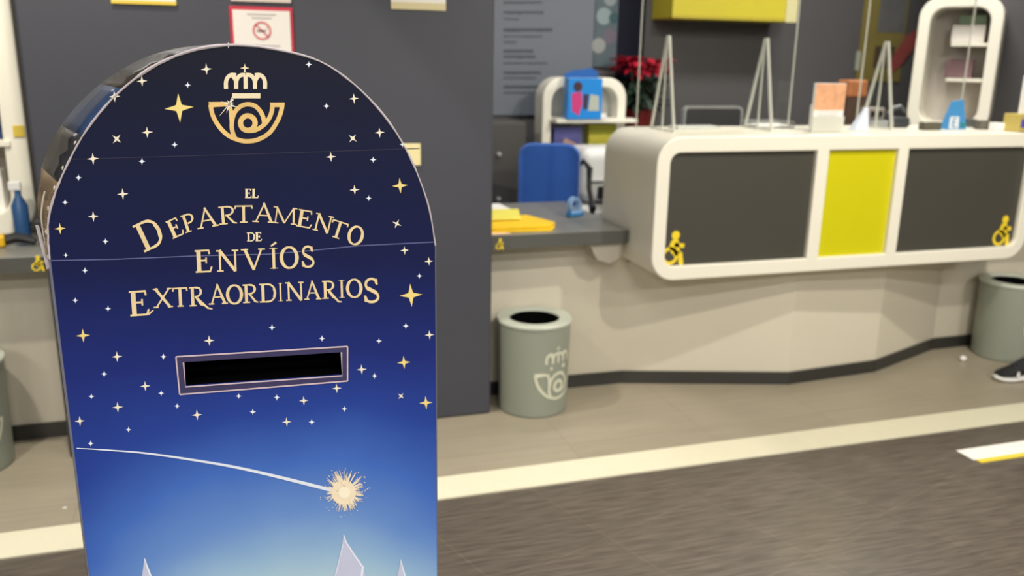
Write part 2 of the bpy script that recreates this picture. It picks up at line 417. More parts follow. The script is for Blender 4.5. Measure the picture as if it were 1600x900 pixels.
# raw white edge round the arch
ed = MB(); N0 = [i for i, p in enumerate(fine) if p[1] >= ZS-.002]
pts = [(fine[i][0], -.0005, fine[i][1]) for i in N0]
ed.tube(pts, [.0009+.0011*random.random()+(.0008 if -.12 < p[0] < .1 else 0) for p in pts], 6)
build('raw_edge', ed, edgew, mbx, smooth=True)
ed = MB(); ed.tube([(UL, -.0002, .0), (UL, -.0002, .6), (UL, -.0002, ZS)], .0013, 6); ed.tube([(UR, -.0002, 0), (UR, -.0002, ZS)], .0008, 6)
build('raw_edge', ed, mat('side_edge', (110, 112, 135), .45), mbx)
# corrugation along the lower left of the arch, torn flap and tape edges
zz = MB(); cl = [p for p in fine if p[0] < -.19 and p[1] >= ZS]
def along(t):
    t *= len(cl)-1; i = min(int(t), len(cl)-2); f = t-i; return (cl[i][0]+(cl[i+1][0]-cl[i][0])*f, cl[i][1]+(cl[i+1][1]-cl[i][1])*f)
zp = []
for i in range(61):
    u, z = along(i/60*.55); zp.append((u-.003-(.010 if i % 2 else 0), .012+(.02 if i % 2 else 0), z))
zz.tube(zp, .0009, 5); build('corrugated_edge', zz, mat('cut_flutes', (190, 170, 140), .6), mbx)
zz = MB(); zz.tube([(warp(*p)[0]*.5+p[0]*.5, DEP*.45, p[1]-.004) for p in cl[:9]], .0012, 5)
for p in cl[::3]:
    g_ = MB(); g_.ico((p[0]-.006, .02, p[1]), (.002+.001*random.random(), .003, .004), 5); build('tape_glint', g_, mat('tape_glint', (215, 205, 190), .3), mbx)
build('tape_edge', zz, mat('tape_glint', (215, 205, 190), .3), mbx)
fl = MB(); fl.add([(UL-.058, .17, ZS+.02), (UL-.052, .16, ZS+.022), (UL-.002, .004, ZS-.012), (UL-.008, .008, ZS-.016)], [(0,1,2,3)])
o = build('torn_flap', fl, edgew, mbx); so = o.modifiers.new('t', 'SOLIDIFY'); so.thickness = .002
# fold crease across the face, stepped like the photo
cr = MB()
def fuv(x, y, lift=.0006):
    u, z = face_uv(x, y); return (u, -lift-(KL[0]%60)*4e-6, z)
FN = lambda x, y: fuv(x, y, .0009)
ribbon(cr, [(80,407),(180,405),(300,400),(420,397),(480,392),(560,384),(680,378)], 1.7, lambda x, y: fuv(x, y, .0004))
build('fold_crease', cr, mat('crease_line', (88, 92, 140), .5), mbx)
cr = MB(); ribbon(cr, [(112,249),(380,241),(655,232)], 1.3, lambda x, y: fuv(x, y, .0004))
build('fold_crease', cr, mat('faint_crease', (28, 31, 58), .5), mbx)
# slot: dark box behind, moulded frame with silver lines
mb = MB(); d = .09
mb.add([(su0,.0061,sz0),(su1,.0061,sz0),(su1,.0061,sz1),(su0,.0061,sz1),(su0,d,sz0-.01),(su1,d,sz0-.01),(su1,d,sz1),(su0,d,sz1)], [(0,1,5,4),(1,2,6,5),(2,3,7,6),(3,0,4,7),(4,5,6,7)])
build('slot_recess', mb, blackd, mbx)
sl = MB(); so_ = [(275,557),(543,541),(543,595),(281,616)]; si_ = [(286,566),(534,552),(536,586),(289,607)]
mb = MB(); q = [fuv(*p, .0004) for p in so_]+[fuv(*p, .0004) for p in si_]
q[4] = (su0, -.0004, sz1); q[5] = (su1, -.0004, sz1); q[6] = (su1, -.0004, sz0); q[7] = (su0, -.0004, sz0)
mb.add(q, [(i, (i+1)%4, 4+(i+1)%4, 4+i) for i in range(4)])
sf = build('slot_frame', mb, mat('slot_border', (58, 54, 92), .4), mbx)
for P_, w_, cl_ in ((so_, 2.2, (205, 185, 195)),):
    mb = MB(); ribbon(mb, [P_[0], P_[1]], w_, lambda x, y: fuv(x, y, .0012)); ribbon(mb, [P_[1], P_[2]], w_, lambda x, y: fuv(x, y, .0012)); ribbon(mb, [P_[2], P_[3]], w_, lambda x, y: fuv(x, y, .0012)); ribbon(mb, [P_[3], P_[0]], w_, lambda x, y: fuv(x, y, .0012))
    build('outer_line', mb, mat('slot_line', cl_, .4), sf)
mb = MB(); il = [(su0,sz1),(su0,sz0),(su1,sz0),(su1,sz1)]
ribbon(mb, il, .0022, lambda x, y: (x, -.0012, y)); build('inner_line', mb, mat('slot_line', (205,185,195), .4), sf)

# ---- lettering: serif capitals drawn as strokes; unit box height 1, width 1, y up
TH, TN = .165, .08
def glyph(ch, st):
    S = lambda pts, w: st.append(('r', pts, w)); SM = lambda pts, w: st.append(('r', smoothline(pts, 6), w))
    def ser(x, y, w=.26): S([(x-w/2, y), (x+w/2, y)], TN*.9)
    if ch in 'ELTPRDI':
        pass
    if ch == 'E':
        S([(.22,0),(.22,1)], TH+.03); S([(0,.97),(.86,.97)], TN); S([(.83,1),(.87,.80)], TN); S([(.22,.53),(.66,.53)], TN); S([(.66,.66),(.66,.40)], TN*.9); S([(0,.03),(.88,.03)], TN); S([(.86,0),(.98,.24)], TN)
    elif ch == 'L':
        S([(.25,0),(.25,1)], TH+.03); ser(.25,.97,.5); S([(0,.03),(.9,.03)], TN); S([(.88,0),(.98,.26)], TN)
    elif ch == 'D':
        S([(.2,0),(.2,1)], TH); S([(0,.97),(.45,.97)], TN); S([(0,.03),(.45,.03)], TN)
        SM([(.40,.97),(.66,.93),(.85,.75),(.90,.5),(.85,.25),(.66,.07),(.40,.03)], .10); SM([(.84,.74),(.89,.5),(.84,.26)], .14)
    elif ch in 'PR':
        S([(.22,0),(.22,1)], TH); S([(0,.97),(.45,.97)], TN); ser(.22,.03,.48)
        SM([(.42,.97),(.66,.94),(.80,.84),(.82,.73),(.76,.60),(.60,.51),(.36,.48)], .10); SM([(.79,.84),(.82,.73),(.77,.6)], .13)
        if ch == 'R': S([(.42,.50),(.82,.06)], (.10,.13)); S([(.80,.06),(1.0,.02)], TN)
    elif ch == 'A':
        S([(.5,1),(.14,.02)], (TN,TN)); S([(.46,1.02),(.86,.02)], (.10,.15)); S([(.26,.36),(.72,.36)], TN*.85); ser(.13,.03,.30); ser(.85,.03,.32)
    elif ch == 'T':
        S([(.5,0),(.5,1)], TH); S([(.04,.96),(.96,.96)], TN); S([(.05,1.0),(.02,.80)], TN); S([(.95,1.0),(.98,.80)], TN); ser(.5,.03,.42)
    elif ch == 'M':
        S([(.13,0),(.17,1)], TN); S([(.14,1),(.50,.06)], (.12,.13)); S([(.50,.04),(.84,1)], TN); S([(.84,1),(.89,0)], .13); ser(.13,.03,.26); ser(.89,.03,.24); ser(.1,.97,.18); ser(.9,.97,.18)
    elif ch == 'N':
        S([(.16,0),(.16,1)], TN+.02); S([(.14,1),(.86,.0)], .15); S([(.86,0),(.86,1)], TN+.01); ser(.16,.03,.30); ser(.86,.97,.30); ser(.08,.97,.18)
    elif ch == 'V':
        S([(.12,1),(.52,0)], .15); S([(.50,0),(.88,1)], TN+.01); ser(.12,.97,.32); ser(.88,.97,.30)
    elif ch == 'I':
        S([(.5,0),(.5,1)], .36); ser(.5,.97,1.0); ser(.5,.03,1.0)
    elif ch == 'O':
        st.append(('c', smoothline([(.5+.42*math.cos(t/16*2*math.pi), .5+.47*math.sin(t/16*2*math.pi)) for t in range(17)], 2)[:-1], None))
    elif ch == 'S':
        SM([(.80,.76),(.74,.90),(.52,.97),(.28,.91),(.18,.75),(.26,.60),(.50,.50),(.76,.39),(.86,.22),(.76,.08),(.50,.02),(.24,.07),(.12,.24)], .11); SM([(.26,.60),(.50,.50),(.76,.39)], .16); S([(.80,.96),(.82,.72)], TN); S([(.11,.30),(.12,.04)], TN)
    elif ch == 'X':
        S([(.10,1),(.88,0)], .15); S([(.86,1),(.12,0)], TN+.01); ser(.12,.97,.28); ser(.86,.97,.26); ser(.12,.03,.28); ser(.88,.03,.28)
def put(mb, ch, ox, oy, w, h, rot, bold=1.0):
    c, s = math.cos(math.radians(rot)), math.sin(math.radians(rot))
    fn = lambda x, y: FN(ox+x*c-y*s, oy-(x*s+y*c))     # x right, y up in image, ccw rotation
    st = []; glyph(ch, st)
    for kind, pts, ww in st:
        P = [(x*w, y*h) for x, y in pts]
        if kind == 'c':
            n = len(P); Lh = []; Ri = []
            for i, p in enumerate(P):
                t = 2*math.pi*i/n; k = h*.045*bold+w*.05*bold*abs(math.cos(t)); k *= 1
                q = (p[0]-w/2, p[1]-h/2); l = math.hypot(*q); Lh.append((p[0]+q[0]/l*k, p[1]+q[1]/l*k)); Ri.append((p[0]-q[0]/l*k, p[1]-q[1]/l*k))
            mb.add([fn(*q) for q in Lh+Ri], [(i, (i+1)%n, n+(i+1)%n, n+i) for i in range(n)])
        else:
            k = h*bold if ch != 'I' else w
            ribbon(mb, P, (ww[0]*k, ww[1]*k) if isinstance(ww, tuple) else ww*k, fn)
words = {
 'el': [('E',383,309,10,14,0),('L',393.8,309,10,14,0)],
 'departamento': [('D',226,394,39,45,25),('E',270.5,373,20,29,24),('P',290.5,364,21,28,18),('A',309.5,358,33,31,10),('R',343.5,351,27,28,5),('T',367,348,28,27,1),
   ('A',395,346.5,34,30,-3),('M',425,348,38,26,-5),('E',462.5,353,24,27,-10),('N',488,358.5,28,27,-14),('T',512,367.5,26,27,-18),('O',540,379,24.5,30,-15)],
 'de': [('D',386,376.8,13,13.5,1),('E',399.5,376.5,9.5,13.5,1)],
 'envios': [('E',306,426,26,35,3),('N',339,424.5,34,33.5,2),('V',379,422,35,33,2),('I',422,420,12.5,33,2),('O',438,420,29,34.5,2),('S',471,418,22,33.5,3)],
 'extraordinarios': [('E',204,494,30,39,4),('X',241,481,29,30,3),('T',271,479.5,23,30,3),('R',297,478.5,22,30,3),('A',327,475.8,29,31,3),('O',354,475.5,26,30.5,2),('R',380.5,473.5,23,29,3),
   ('D',406,472.5,27,29,2),('I',435,470.8,7.5,29,2),('N',447,470,28,29,2),('A',476,468.3,26,29,2),('R',504,466.8,21,28,2),('I',530,465.2,9,28,2),('O',541.5,465.5,25,29.5,2),('S',568,473,27,38,3)]}
for wd, ls in words.items():
    mb = MB()
    for l in ls: put(mb, *l, bold=(1.25 if l[4] < 16 else .95))
    if wd == 'envios': ribbon(mb, [(423,384.5),(431.5,378.5)], (2.2, 3.6), FN)
    if wd == 'extraordinarios':
        ribbon(mb, [(308,466),(325,481),(332,482.5)], (4, 1.8), FN); ribbon(mb, [(514,455),(529,471),(534,471.5)], (4, 1.8), FN); ribbon(mb, [(232,491),(240,484)], (3.2, 1.6), FN)
    build('lettering', mb, cream if len(ls) < 3 else mat('gold_letter_print', (232, 208, 158), .45, noise=.22, nscale=45), mbx)
# ---- emblem
EM = lambda x, y: FN(315+x/6.666, 95+y/6.666)
mb = MB(); emblem(mb, EM); build('horn_emblem', mb, gold, mbx)
mb = MB(); crown(mb, EM); star4(mb, 450, 75, 48, EM); poly(mb, circ(450, 110, 10), EM); build('crown_emblem', mb, cream, mbx)
mb = MB(); sparkle(mb, 290, 455, 95, lambda x, y: (EM(x, y)[0], -.0014, EM(x, y)[2]), 20); ribbon(mb, [(330,400),(190,570)], (16, 3), lambda x, y: (EM(x, y)[0], -.0014, EM(x, y)[2])); build('printed_sparkle', mb, starm, mbx)
# ---- stars
stars = [(322.6,108,9),(222,126.7,8.5),(179,150.7,9),(230,206.7,9),(145.5,248,9.5),(553,154,8),(593,207,8),(517,245,8),(554,296.5,8),(192,303,9),(146,338,8.5),(632,391,7),(670,408,7),
 (327,532,8.5),(183,557,8.5),(565,577,8),(227,603,8),(308,648,8.5),(474.6,625.7,7.5),(448,659,7.5),(526,606.5,7.5),(184,636,8.5),(125,657.5,8),(671,523,7.5)]
dots = [(293.4,133,3.8),(273,226,3.8),(222,252,4),(123,277.5,4),(357,70.5,4),(482.5,100.7,4),(510,165.7,3.8),(629,225.5,3.8),(583,249.5,3.8),(576,309.5,3.6),(102,316,3.8),(165,377,3.8),(103,398.5,3),
 (655,431,3.4),(133,422.5,3.8),(118,469,3.6),(169,482,3.6),(425,511.5,4),(503,528.5,3.8),(634,509,3.6),(592,532.5,3.6),(255.5,557,3.8),(163,584,3.8),(585,587,3.6),(252,614,3.5),(277,634,3.5),(373,618.5,3.6),
 (432.6,620.6,3.8),(395,643.2,3.8),(487,659,3.8),(538,638.6,3.6),(143,619,3.6),(201,671,3.5),(142,692.5,3.8)]
golds = [(280,168.6,23),(642,461,18),(625,290,12.5),(130,524,11),(631,566,10.5),(665.4,629,10.5),(94,357,9)]
rots = [(182.5,217,9,40),(551,216,8,40),(620,349.5,7.5,25),(626.4,618.5,6,40)]
def star_part(x, y, r, rot, m, dot=False):
    mb = MB(); star4(mb, x, y, r, FN, rot)
    if dot: mb = MB(); q = []; star4(mb, x, y, r*1.35, FN, 0); poly(mb, circ(x, y, r*.62, 10), lambda a, b: fuv(a, b, .0012))
    c = Vector(FN(x, y)); mb.v = [tuple(Vector(v)-c) for v in mb.v]
    build('printed_star', mb, m, mbx, loc=c)
for x, y, r in stars: star_part(x, y, r, -4, starm)
for x, y, r, q in rots: star_part(x, y, r, q, starm)
for x, y, r in dots: star_part(x, y, r, 0, starblue, True)
for x, y, r in golds: star_part(x, y, r, -4, stargold)
# ---- comet
mb = MB(); ribbon(mb, smoothline([(120,700),(170,703),(230,708),(300,718),(370,730),(440,746),(520,766)], 6), (1.2, 5.5), FN)
build('comet_tail', mb, mat('comet_white', (226, 232, 244), .5), mbx)
mb = MB(); random.seed(3)
F2 = lambda x, y: fuv(x, y, .0013)
for i in range(150):
    a = random.uniform(0, 2*math.pi); r = random.uniform(16, 33)*(1.1 if math.sin(a) < -.5 else 1); w = random.uniform(.8, 1.8)
    cxx, cyy = 538+random.uniform(-4, 4), 768+random.uniform(-4, 4)
    ribbon(mb, [(cxx, cyy), (538+r*math.cos(a), 768+r*math.sin(a))], (w*2, w*.5), F2)
poly(mb, circ(537, 769, 19, 24), F2)
for i in range(60):
    a = random.uniform(0, 2*math.pi); r = random.uniform(22, 40); poly(mb, circ(538+r*math.cos(a), 768+r*math.sin(a), random.uniform(.4, 1.0), 6), F2)
build('comet_burst', mb, mat('comet_cream', (243, 226, 196), .5, noise=.12, nscale=120), mbx)
mb = MB(); poly(mb, circ(538, 769, 9, 20), lambda x, y: fuv(x, y, .0016)); build('comet_core', mb, mat('comet_core', (250, 240, 214), .5), mbx)
# ---- printed tents at the foot of the sky (running down below the picture edge)
tentm = mat('tent_print', (196, 200, 224), .5, noise=.08, nscale=20); tenth = mat('tent_edge_print', (232, 238, 250), .5)
G1 = lambda x, y: fuv(x, y, .0008); G2 = lambda x, y: fuv(x, y, .0011)
for body, edges in (([(537,834),(541,845),(552,862),(567,884),(571,900),(578,960),(512,960),(522,900),(530,870),(535,848)], [([(537,835),(541,847),(552,864),(565,883),(567,884),(565,900),(575,960)], (1.5, 4)), ([(536,850),(524,900),(514,958)], (.8, 1.6))]),
                    ([(226,871),(229,880),(237,900),(250,940),(216,940),(222,900),(224,885)], [([(226,872),(230,884),(236,900),(250,940)], (1.5, 4))]),
                    ([(626,873),(629,884),(634,900),(642,930),(616,930),(621,900),(624,885)], [([(626,874),(629,886),(633,900),(641,930)], (1.2, 3.2))])):
    mb = MB(); poly(mb, body, G1); tp = build('printed_tent', mb, tentm, mbx)
    for ep, ew in edges: mb = MB(); ribbon(mb, ep, ew, G2); build('tent_seam', mb, tenth, tp)

# ------------------------------------------------------------------ bins
def bin_(x, y, label, rot, group='round grey-green waste bins'):
    t = thing('waste_bin', label, 'waste bin', (x, y, 0), rot, group)
    R0, R1, hh = .152, .163, .418
    build('body', MB().lathe([(.001, 0), (R0-.006, 0), (R0, .006), (R1-.003, hh-.012), (R1-.003, hh-.02), (R1-.012, hh-.02), (R1-.02, .05), (.001, .05)]), binm, t, smooth=True)
    build('rim', MB().lathe([(R1-.008, hh-.016), (R1+.002, hh-.016), (R1+.004, hh-.006), (R1, hh), (.112, hh-.002), (.108, hh-.012), (.112, hh-.02), (R1-.008, hh-.016)]), binr, t, smooth=True)
    build('liner', MB().lathe([(.107, hh-.008), (.104, hh-.02), (.104, .12), (.001, .10)]), blackd, t, smooth=True)
    mb = MB()
    def fn(px, py):      # wrapped round the barrel, centred on -y before rotation
        s = .00030; a = (px-467)*s/R1; z = .200-(py-450)*s; rr = R0+(R1-R0)*z/hh+.0012
        return (rr*math.sin(a), -rr*math.cos(a), z)
    emblem(mb, fn); crown(mb, fn); star4(mb, 450, 75, 55, fn)
    build('emblem', mb, binlogo, t); return t
bin_(1.190, 3.422, 'grey-green waste bin beside the right edge of the pillar, under the desk', math.radians(24))
bin_(-1.035, 3.42, 'grey-green waste bin cut by the left edge of the photo', math.radians(28))
bin_(3.885, 3.44, 'shaded grey-green waste bin beyond the right end of the counter', math.radians(24))

# ------------------------------------------------------------------ signs on the pillar
def sign(name, x0, x1, z0, z1, label, cat, m, Y=3.38, th=.006, group=None):
    t = thing(name, label, cat, ((x0+x1)/2, Y, (z0+z1)/2), group=group)
    w, h = (x1-x0)/2, (z1-z0)/2
    build('plate', MB().box(-w, w, -th, -.0003, -h, h), m, t, bevel=.002); return t
ns = sign('no_smoking_sign', -.002, .218, 1.46, 1.668, 'red-bordered no smoking notice on the pillar above the letter box', 'sign', mat('red_border', (188, 36, 62), .45))
build('white_field', MB().box(-.099, .099, -.0075, -.006, -.1, .092), mat('notice_white', (226, 220, 214), .5), ns)
mb = MB(); g = lambda x, y: (x, -.0085, y)
ribbon(mb, circ(-.001, .022, .029, 28), .007, g, closed=True); ribbon(mb, [(-.022, .043), (.02, .001)], .006, g)
build('prohibition_ring', mb, mat('faded_red', (205, 110, 112), .5), ns)
mb = MB(); mb.add([g(-.019,.018), g(.012,.018), g(.012,.025), g(-.019,.025)], [(0,1,2,3)]); ribbon(mb, [(.014,.026),(.019,.032),(.015,.038)], .002, g)
build('cigarette', mb, mat('cigarette_grey', (150, 110, 108), .5), ns)
mb = MB()
for i, (z, w) in enumerate(((.078, .05), (.066, .035), (-.03, .06), (-.042, .045), (-.054, .055))): mb.box(-w, w, -.0082, -.0078, z-.002, z+.002); build('print_line', mb, mat('print_grey', (170, 160, 160), .5), ns); mb = MB()

n2 = sign('notice', .006, .214, 1.684, 1.90, 'pale notice mounted directly above the no smoking notice', 'sign', mat('notice_pale', (205, 192, 184), .5))
mb = MB()
for k in range(6): mb.box(-.08, .08-.02*(k%3), -.0065, -.0061, .07-k*.026-.003, .07-k*.026+.003); build('print_line', mb, mat('print_grey', (170,160,160), .5), n2); mb = MB()

n3 = sign('yellow_notice', -.385, -.176, 1.664, 1.90, 'white notice with yellow lower edge at top left of pillar', 'sign', mat('notice_white', (226,220,214), .5))
build('yellow_strip', MB().box(-.1045, .1045, -.0068, -.0061, -.118, -.106), mat('notice_yellow', (214, 186, 66), .5), n3)
n4 = sign('beige_notice', .577, .787, 1.676, 1.90, 'white notice with beige lower strip at top right of pillar', 'sign', mat('notice_white', (226,220,214), .5))
build('beige_strip', MB().box(-.105, .105, -.0068, -.0061, -.112, -.086), mat('notice_beige', (205, 192, 148), .5), n4)
sign('small_plate', .56, .684, 1.09, 1.176, 'small cream plate on pillar peeping out behind the letter box', 'sign', mat('notice_cream', (226, 212, 160), .5))

# ------------------------------------------------------------------ things on the desk by the pillar
def sheet_stack(name, label, cat, poly_, z, th, m, n=1):
    mb = MB()
    for k in range(n): mb.prism([(x+random.uniform(-.004,.004), y+random.uniform(-.004,.004), z+k*th/n) for x, y in poly_], (0, 0, th/n*.85))
    return tag(build(name, mb, m, bevel=.001), label, cat)
DZ = .786
def zpoly(pts, z): return [tuple(onz(x, y, z)[:2]) for x, y in pts]
sheet_stack('yellow_envelope', 'thick yellow padded envelope lying on desk right of the pillar', 'envelope', [(.99, 3.47), (1.27, 3.46), (1.315, 3.52), (1.25, 3.72), (.99, 3.74)], DZ, .028, papery, 2)
sheet_stack('pale_envelope', 'pale yellow envelope on top of the padded envelopes', 'envelope', [(1.0, 3.60), (1.17, 3.59), (1.24, 3.82), (1.0, 3.84)], DZ+.031, .008, mat('pale_yellow_paper', (238, 226, 96), .5))
sheet_stack('paper_stack', 'flat stack of white papers behind the yellow envelopes', 'papers', [(.995, 3.86), (1.235, 3.87), (1.225, 4.10), (.995, 4.10)], DZ, .02, paperw, 4)
sheet_stack('leaflet', 'small white and orange leaflet at desk edge beside pillar', 'leaflet', [(.99, 3.43), (1.08, 3.425), (1.06, 3.455), (.99, 3.46)], DZ, .004, mat('leaflet_peach', (240, 205, 170), .5))
# tape dispenser
p = onz(893, 338, DZ)
t = thing('tape_dispenser', 'clear blue tape dispenser on desk beside the white counter', 'tape dispenser', (1.50, p.y if p.y < 4.15 else 4.0, DZ), .4)
build('base', MB().box(-.035, .05, -.02, .02, 0, .025), mat('blue_plastic', (70, 140, 200), .3), t, bevel=.006)
mb = MB(); n_ = 24
mb.ring([(.038*math.cos(2*math.pi*k/n_), -.012, .055+.038*math.sin(2*math.pi*k/n_)) for k in range(n_)], [(.022*math.cos(2*math.pi*k/n_), -.012, .055+.022*math.sin(2*math.pi*k/n_)) for k in range(n_)], (0, .024, 0))
build('tape_roll', mb, milky('tape_clear', (150, 185, 225), .7), t, smooth=True)

# ------------------------------------------------------------------ office chair
ch = thing('office_chair', 'blue fabric office chair behind the desk right of the pillar', 'chair', (1.665, 4.60, -.03), math.radians(-20))
def rr3(w, h, r, y, z, bulge=0, n=6): return [(x, y+bulge*(x/w)**2, zz+z) for x, zz in rrect(-w, w, -h, h, r, n)]
secs = [rr3(.15, .20, .06, .05, .84), rr3(.17, .225, .075, .06, .84, -.03), rr3(.178, .235, .08, .085, .84, -.035), rr3(.17, .225, .075, .11, .84, -.03), rr3(.15, .2, .06, .12, .84)]
build('backrest', MB().loft(secs), bluefab, ch, smooth=True)
build('seat', MB().loft([[(x, y, z) for x, y in rrect(-w, w, -.24, .20, .08)] for w, z in ((.20,.44),(.235,.455),(.24,.48),(.23,.505),(.20,.515))]), bluefab, ch, smooth=True)
build('back_bracket', MB().tube([(0, .05, .45), (0, .17, .47), (0, .175, .70), (0, .12, .85)], .02), black, ch, smooth=True)
build('gas_post', MB().lathe([(.028, .08), (.028, .28), (.018, .28), (.018, .45)], caps=True, n=20), black, ch, smooth=True)
for k in range(5):
    a = 2*math.pi*k/5+.3
    build('base_leg', MB().tube([(0, 0, .13), (.13*math.cos(a), .13*math.sin(a), .115), (.24*math.cos(a), .24*math.sin(a), .095)], [.024, .02, .015]), black, ch, smooth=True)
    cx_, cy_ = .24*math.cos(a), .24*math.sin(a)
    build('castor', MB().loft([[(cx_+.026*math.cos(q*math.pi/8)*1, cy_+dy, .056+.026*math.sin(q*math.pi/8)) for q in range(16)] for dy in (-.02, .02)]), black, ch)
build('arm_support', MB().tube([(.15, .15, .92), (.20, .14, .97), (.235, .12, .93), (.235, .11, .82), (.25, .06, .745)], [.012, .016, .018, .016, .014]), black, ch, smooth=True)
for s in (-1, 1):
    build('armrest', MB().tube([(s*.21, -.02, .46), (s*.25, .0, .60), (s*.255, .02, .70), (s*.25, .0, .745), (s*.25, -.10, .745), (s*.25, -.16, .74)], [.015, .015, .016, .02, .022, .018]), black, ch, smooth=True)

# ------------------------------------------------------------------ white office machine behind the desk
p = ony(897, 230, 4.75)
pr = thing('printer', 'white rounded office printer between the blue chair and the counter', 'printer', (2.24, 4.92, 0))
build('cabinet', MB().box(-.30, .27, -.15, .15, 0, .66), plastw, pr, bevel=.03)
build('lid', MB().box(-.30, .27, -.15, .15, .675, 1.0), plastw, pr, bevel=.06, seg=5)
build('output_tray', MB().box(-.26, .22, -.17, -.151, .80, .815), silver, pr, bevel=.003)
build('drawer_front', MB().box(-.28, .25, -.162, -.151, .42, .62), mat('drawer_white', (205, 204, 202), .4), pr, bevel=.004)
build('control_panel', MB().box(-.20, .05, -.17, -.151, .70, .775), black, pr, bevel=.004)

# ------------------------------------------------------------------ rounded display cabinets
def display(name, label, x0, x1, z0, z1, Y, dep, fwid, r, shelves, back=True, group=None, rz=0):
    cx_ = (x0+x1)/2; t = thing(name, label, 'display cabinet', (cx_, Y+dep/2, z0), rz, group)
    hw = (x1-x0)/2; hh = z1-z0
    o = [(x, -dep/2, z) for x, z in rrect(-hw, hw, 0, hh, r)]; i = [(x, -dep/2, z) for x, z in rrect(-hw+fwid, hw-fwid, fwid, hh-fwid, max(r-fwid*.6, .02))]
    build('frame', MB().ring(o, i, (0, dep, 0)), white, t, smooth=True, bevel=.008)
    build('back_board', MB().box(-hw+fwid*.6, hw-fwid*.6, dep/2-.03, dep/2-.018, fwid*.6, hh-fwid*.6), frost if back == 'frost' else mat('cabinet_inner', (176, 168, 160), .5), t)
    for z in shelves: build('shelf', MB().box(-hw+fwid*.7, hw-fwid*.7, -dep/2-.01, dep/2-.04, z-z0-.012, z-z0+.012), white, t, bevel=.003)
    return t
# left free-standing one
DY = 5.16
DX0, DX1 = ony(849, 140, DY).x, ony(979, 150, DY).x
DT = ony(900, 121, DY).z; DS = ony(900, 187, DY).z; DZ2 = ony(900, 268, DY).z
dsp = display('display_unit', 'white round-cornered leaflet stand behind the blue chair', DX0, DX1, .0, DT, DY, .16, .058, .13, [.45, DZ2, DS], 'frost')
build('front_ledge', MB().box(-(DX1-DX0)/2+.05, (DX1-DX0)/2+.03, -.20, -.0905, DS-.012, DS+.012), white, dsp, bevel=.003)
# leaflets inside it
def box_thing(name, label, cat, x0, x1, y0, y1, z0, z1, m, bevel=.002, rz=0):
    t = thing(name, label, cat, ((x0+x1)/2, (y0+y1)/2, z0), rz); w, d, h = (x1-x0)/2, (y1-y0)/2, z1-z0
    build('body', MB().box(-w, w, -d, d, 0, h), m, t, bevel=bevel); return t, w, d, h
sz = DS+.0125
LB = 5.02
lb, w, d, h = box_thing('leaflet_box', 'bright blue leaflet dispenser with pink figure on top shelf of stand', 'leaflet box', ony(887,170,LB).x, ony(940,170,LB).x, LB, LB+.075, sz, ony(900,122,LB).z, mat('bright_blue', (22, 132, 214), .4))
hd = MB(); hd.prism([(-w, .04, h+.001), (w, .04, h+.001), (w*1.0, .04, h+.035), (w*.6, .04, h+.06), (0, .04, h+.05), (-w*.5, .04, h+.045), (-w, .04, h+.02)], (0, .006, 0)); build('header_card', hd, mat('mid_blue', (28, 92, 160), .4), lb)
mb = MB(); f_ = lambda x, z: (x, -d-.001, z)
poly(mb, [(-w*.75,.05),(-w*.35,.02),(-w*.15,.10),(-w*.25,h-.08),(-w*.8,h-.09)], f_); build('pink_print', mb, mat('pink_print', (196, 52, 118), .5), lb)
mb = MB(); poly(mb, circ(-w*.45, h-.05, .03, 14), lambda x, z: (x, -d-.0015, z)); poly(mb, [(-w*.1,.06),(w*.15,.06),(w*.2,.15),(-w*.1,.15)], f_); build('dark_print', mb, mat('dark_print', (58, 34, 48), .5), lb)
mb = MB(); poly(mb, [(w*.2,.05),(w*.85,.05),(w*.8,.14),(w*.3,.15)], f_); build('cream_print', mb, mat('pale_print', (176, 182, 170), .5), lb)
cd = tag(build('price_card', MB().box(-.022, .022, -.003, .003, 0, .035), paperw, loc=(ony(945,182,5.0).x, 5.03, sz)), 'tiny white card standing beside the blue leaflet dispenser', 'card')
pb, w, d, h = box_thing('brochure_pack', 'purple-blue brochures on the second shelf of the stand', 'brochures', ony(864,215,5.2).x, ony(906,215,5.2).x, 5.18, 5.24, DZ2+.0125, DS-.05, mat('purple_blue', (92, 92, 160), .5, noise=.4, nscale=25))
mb = MB(); poly(mb, [(-w*.7,.08),(w*.5,.04),(w*.7,.16),(-w*.2,.2)], lambda x, z: (x, -d-.001, z)); build('peach_print', mb, mat('peach_print', (196, 160, 140), .5), pb)
yb_, w, d, h = box_thing('yellow_brochures', 'olive-yellow brochures beside the purple ones on the stand', 'brochures', ony(918,215,5.2).x, ony(964,215,5.2).x, 5.18, 5.24, DZ2+.0125, DS-.035, mat('olive_yellow', (196, 188, 62), .5, noise=.2, nscale=30))
build('top_band', MB().box(-w, w, -d-.002, -d-.0005, h-.06, h-.01), mat('olive_print', (142, 142, 24), .5), yb_)
